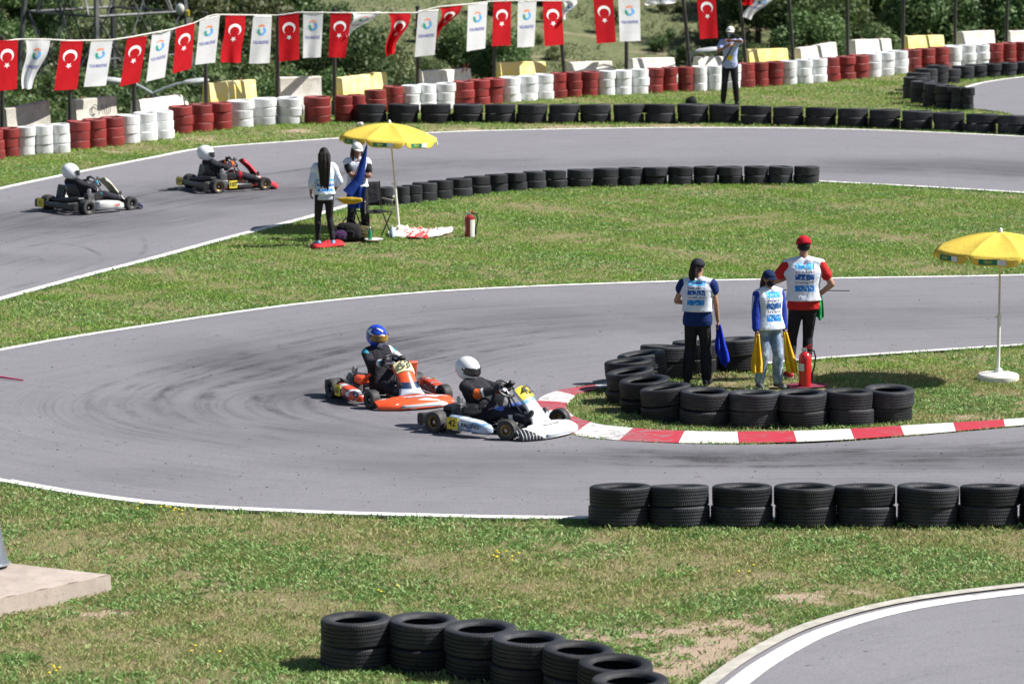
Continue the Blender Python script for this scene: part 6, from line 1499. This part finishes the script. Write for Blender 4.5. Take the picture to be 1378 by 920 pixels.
def near_word(px):
    marks=[(20,'behind the leftmost flags'),(90,'below the pylon\'s left side'),(142,'below the pylon\'s middle'),(243,'by the pylon\'s right leg'),(318,'right of the cord peak'),(390,'behind the tall fifth pole'),(450,'behind the sixth pole'),(500,'above the yellow worn barrier'),(560,'behind the seventh pole'),(600,'above the red smeared barrier'),(660,'behind the eighth pole'),(720,'behind the ninth pole'),(790,'above the flat topped barrier'),(860,'behind the tenth pole'),(930,'behind the lone red flag'),(985,'behind the photographer'),(1040,'right of the photographer'),(1100,'above the tilted barrier'),(1150,'behind the fourteenth pole'),(1215,'behind the fifteenth pole'),(1290,'above the hooked tyre barrier'),(1350,'in the top right corner'),(1500,'at the right edge')]
    return min(marks,key=lambda m:abs(m[0]-px))[1]
cnt={}
def lab_for(px,py,kind,big):
    row='low' if py>78 else 'middle' if py>38 else 'high'
    base='%s %s, %s on the slope %s'%(zone_lab[kind],'tree' if big else 'shrub',row,near_word(px)); k=cnt.get(base,0); cnt[base]=k+1
    if k: base='%s %s, %s on the slope %s, %s from left'%(zone_lab[kind],'tree' if big else 'shrub',row,near_word(px),ORD[min(k,29)])
    return base
L_=[]
# (image x, depth, kind, size): dense growth on the left behind the flags
for D,x0,x1,step,kinds,s in ((108,-60,420,34,('mid','dark','mid'),1.15),(116,-60,440,36,('mid','dark','mid'),1.25),(126,-60,520,42,('dark','mid','dark','olive'),1.25),(136,-80,470,62,('mid','dark','olive'),1.35),(150,-80,330,70,('dark','dark','mid'),1.5)):
    x=x0
    while x<x1: L_.append((x+random.uniform(-12,12),D+random.uniform(-4,4),random.choice(kinds),s*random.uniform(.8,1.15))); x+=step*random.uniform(.8,1.2)
# belt of bushes in the middle, low
for D,x0,x1,step,kinds,s in ((112,425,735,26,('mid','dark','mid'),.70),(120,430,745,28,('mid','dark'),.85),(130,440,700,34,('dark','mid'),.85)):
    x=x0
    while x<x1: L_.append((x+random.uniform(-8,8),D+random.uniform(-3,3),random.choice(kinds),s*random.uniform(.75,1.15))); x+=step*random.uniform(.8,1.2)
# dark wood high behind the middle-right
for D,x0,x1,step,kinds,s in ((168,820,1100,40,('dark','dark','mid'),1.3),(180,700,1100,48,('dark',),1.4)):
    x=x0
    while x<x1: L_.append((x+random.uniform(-8,8),D+random.uniform(-3,3),random.choice(kinds),s*random.uniform(.8,1.2))); x+=step*random.uniform(.8,1.2)
# dense trees on the right
for D,x0,x1,step,kinds,s in ((118,1050,1430,34,('mid','olive','mid','dark'),.85),(127,1020,1430,36,('mid','mid','yel','dark'),1.05),(138,1020,1440,40,('mid','mid','dark'),1.35),(150,1010,1440,44,('mid','mid','dark'),1.5),(164,1000,1440,50,('dark','mid'),1.7)):
    x=x0
    while x<x1: L_.append((x+random.uniform(-10,10),D+random.uniform(-4,4),random.choice(kinds),s*random.uniform(.8,1.15))); x+=step*random.uniform(.8,1.2)
for (x,D,kind,s) in L_:
    q=AD(x,60,D*KD); g=H1(q.x,q.y); py=460-FPX*math.tan(math.atan2(g+1.5-CAM_H,D*KD)+TH)
    plant(x,60,D,kind,s,lab_for(x,py,kind,s>=1.1))
for k in range(60):
    x=random.uniform(700,1040) if k<44 else random.uniform(480,760); D=random.uniform(132,172); kind=random.choice(('olive','mid','olive','dark')); s=random.uniform(.4,1.15)
    q=AD(x,60,D*KD); g=H1(q.x,q.y); py=460-FPX*math.tan(math.atan2(g+.5-CAM_H,D*KD)+TH)
    plant(x,60,D,kind,s,lab_for(x,py,kind,False),small=True)
# dry grass and scrub covering the slope: uncountable
n=240000; y=RNG.uniform(96*KD,185*KD,n); x=RNG.uniform(-.21,.21,n)*y; z=hgt(x,y); k=vnoise(x,y,.35,3)>.30; x=x[k];y=y[k];z=z[k]; n=len(x)
hm=grass_mat('hill_scrub_leaves',[(.09,.125,.050),(.155,.19,.085),(.15,.165,.085),(.23,.225,.14)])
blades('scrub',x,y,RNG.uniform(.04,.17,n)*(.5+vnoise(x,y,.8,5)),RNG.uniform(.03,.09,n),1.2,hm,'dry grass and low scrub on the slope beyond the track',z0=z)
rg_keep=None
# weeds along the foot of the outer wall on its far side
# ------------------------------------------------------------------ sky, sun, camera
world=bpy.data.worlds.new("World"); scene.world=world; world.use_nodes=True
nt=world.node_tree; bg=nt.nodes['Background']; sky=nt.nodes.new('ShaderNodeTexSky'); sky.sky_type='NISHITA'; sky.sun_disc=False
EL=R(46); AZ=R(2)     # sun direction: to the right (+X) and a little beyond (+Y)
sd=Vector((math.cos(EL)*math.cos(AZ),math.cos(EL)*math.sin(AZ),math.sin(EL)))
sky.sun_elevation=EL; sky.sun_rotation=PI/2-AZ; sky.altitude=100; sky.air_density=1; sky.dust_density=1; sky.ozone_density=1
nt.links.new(sky.outputs[0],bg.inputs[0]); bg.inputs[1].default_value=.05
l=bpy.data.lights.new('sun','SUN'); l.energy=5.0; l.angle=R(.53); l.color=(1,.955,.89); so=bpy.data.objects.new('sun',l); COL.objects.link(so)
so.rotation_euler=(-sd).to_track_quat('-Z','Y').to_euler(); so.location=(20,20,40)
cam=bpy.data.cameras.new('camera'); co=bpy.data.objects.new('view_camera',cam); COL.objects.link(co); scene.camera=co
co.location=CP; co.rotation_euler=(PI/2-TH,0,0); cam.sensor_width=36; cam.lens=36*FPX/1378; cam.clip_start=.5; cam.clip_end=1500
cam.dof.use_dof=True; cam.dof.focus_distance=50; cam.dof.aperture_fstop=3.6
vs_=scene.view_settings; scene.display_settings.display_device='sRGB'; vs_.view_transform='Standard'; vs_.look='None'; vs_.gamma=1; vs_.use_curve_mapping=False; vs_.exposure=.70
scene.cycles.use_denoising=True; scene.cycles.max_bounces=6; scene.cycles.diffuse_bounces=3; scene.cycles.transparent_max_bounces=12
